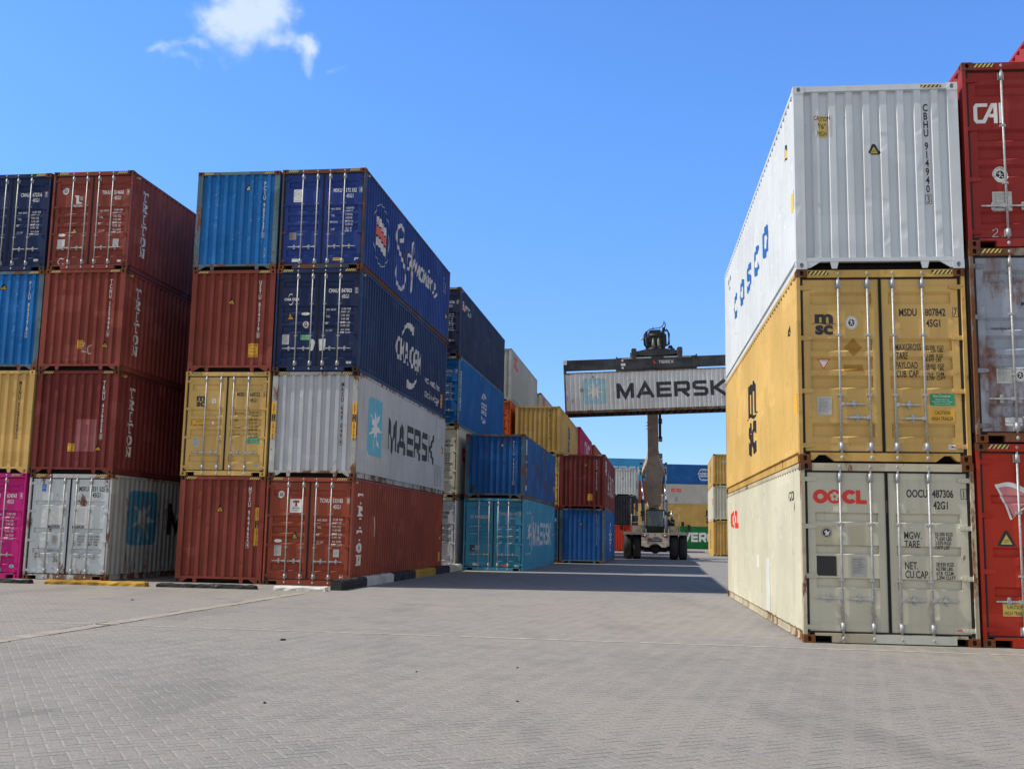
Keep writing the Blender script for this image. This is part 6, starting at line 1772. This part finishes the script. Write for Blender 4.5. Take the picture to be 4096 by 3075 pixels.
# ------------------------------------------------------------------ driver behind the glass
def driver():
    J = {'pel': (0, 2.36, 2.34), 'bel': (0, 2.38, 2.46), 'che': (0, 2.40, 2.68), 'nek': (0, 2.37, 2.83), 'hed': (0, 2.34, 2.92), 'crn': (0, 2.35, 3.03),
         'shl': (-.18, 2.38, 2.76), 'ell': (-.24, 2.16, 2.55), 'wrl': (-.15, 1.95, 2.42), 'hal': (-.13, 1.86, 2.43), 'shr': (.18, 2.38, 2.76), 'elr': (.24, 2.16, 2.55), 'wrr': (.15, 1.95, 2.42), 'har': (.13, 1.86, 2.43),
         'hil': (-.10, 2.34, 2.32), 'knl': (-.14, 1.95, 2.34), 'anl': (-.14, 1.85, 1.96), 'hir': (.10, 2.34, 2.32), 'knr': (.14, 1.95, 2.34), 'anr': (.14, 1.85, 1.96)}
    E_ = [('pel', 'bel'), ('bel', 'che'), ('che', 'nek'), ('nek', 'hed'), ('hed', 'crn'), ('che', 'shl'), ('shl', 'ell'), ('ell', 'wrl'), ('wrl', 'hal'), ('che', 'shr'), ('shr', 'elr'), ('elr', 'wrr'), ('wrr', 'har'), ('pel', 'hil'), ('hil', 'knl'), ('knl', 'anl'), ('pel', 'hir'), ('hir', 'knr'), ('knr', 'anr')]
    rad = {'pel': .14, 'bel': .13, 'che': .14, 'nek': .055, 'hed': .085, 'crn': .07, 'shl': .065, 'ell': .045, 'wrl': .03, 'hal': .04, 'shr': .065, 'elr': .045, 'wrr': .03, 'har': .04, 'hil': .09, 'knl': .065, 'anl': .05, 'hir': .09, 'knr': .065, 'anr': .05}
    ks = list(J); me = bpy.data.meshes.new('person'); me.from_pydata([J[k_] for k_ in ks], [(ks.index(a), ks.index(c)) for a, c in E_], [])
    o = bpy.data.objects.new('person', me); C.objects.link(o)
    s_ = o.modifiers.new('skin', 'SKIN')
    for i, k_ in enumerate(ks):
        d_ = me.skin_vertices[0].data[i]; d_.radius = (rad[k_], rad[k_]); d_.use_root = (k_ == 'pel')
    ss = o.modifiers.new('sub', 'SUBSURF'); ss.levels = ss.render_levels = 2
    skin = plain('brown_skin', (.16, .085, .055), .5, 0, .1); shirt = plain('dark_shirt', (.05, .06, .09), .8)
    me.materials.append(None); o.material_slots[0].link = 'OBJECT'; o.material_slots[0].material = skin
    M_ = RSM @ Matrix.Translation((0, 0, 0)); o.matrix_world = M_
    tag(o, 'driver seated behind the tinted windscreen in a hi-vis vest', 'person')
    v = MB(); pr_ = [(2.36, .165, .12), (2.5, .165, .13), (2.66, .19, .14), (2.76, .17, .115), (2.80, .10, .09)]; n = 18; o0_ = 0
    for z, rx, ry in pr_:
        for i in range(n): a = 2 * math.pi * i / n; v.v.append((rx * 1.02 * math.cos(a), 2.385 + ry * 1.08 * math.sin(a), z))
    for i in range(len(pr_) - 1):
        for j in range(n): v.f.append((i * n + j, i * n + (j + 1) % n, (i + 1) * n + (j + 1) % n, (i + 1) * n + j)); v.m.append(1 if i == 1 else 0); v.sm.append(True)
    add('vest', v.mesh('vest'), [plain('hi_vis_vest', (.60, .55, .02), .7), plain('reflective_band', (.6, .6, .6), .4)], o)
    h = MB(); h.lathe([(2.97, .098), (3.02, .092), (3.06, .065), (3.085, .0)], (0, 2.355, 0), 2, 16); add('hair', h.mesh('hair'), blackp, o)
driver()
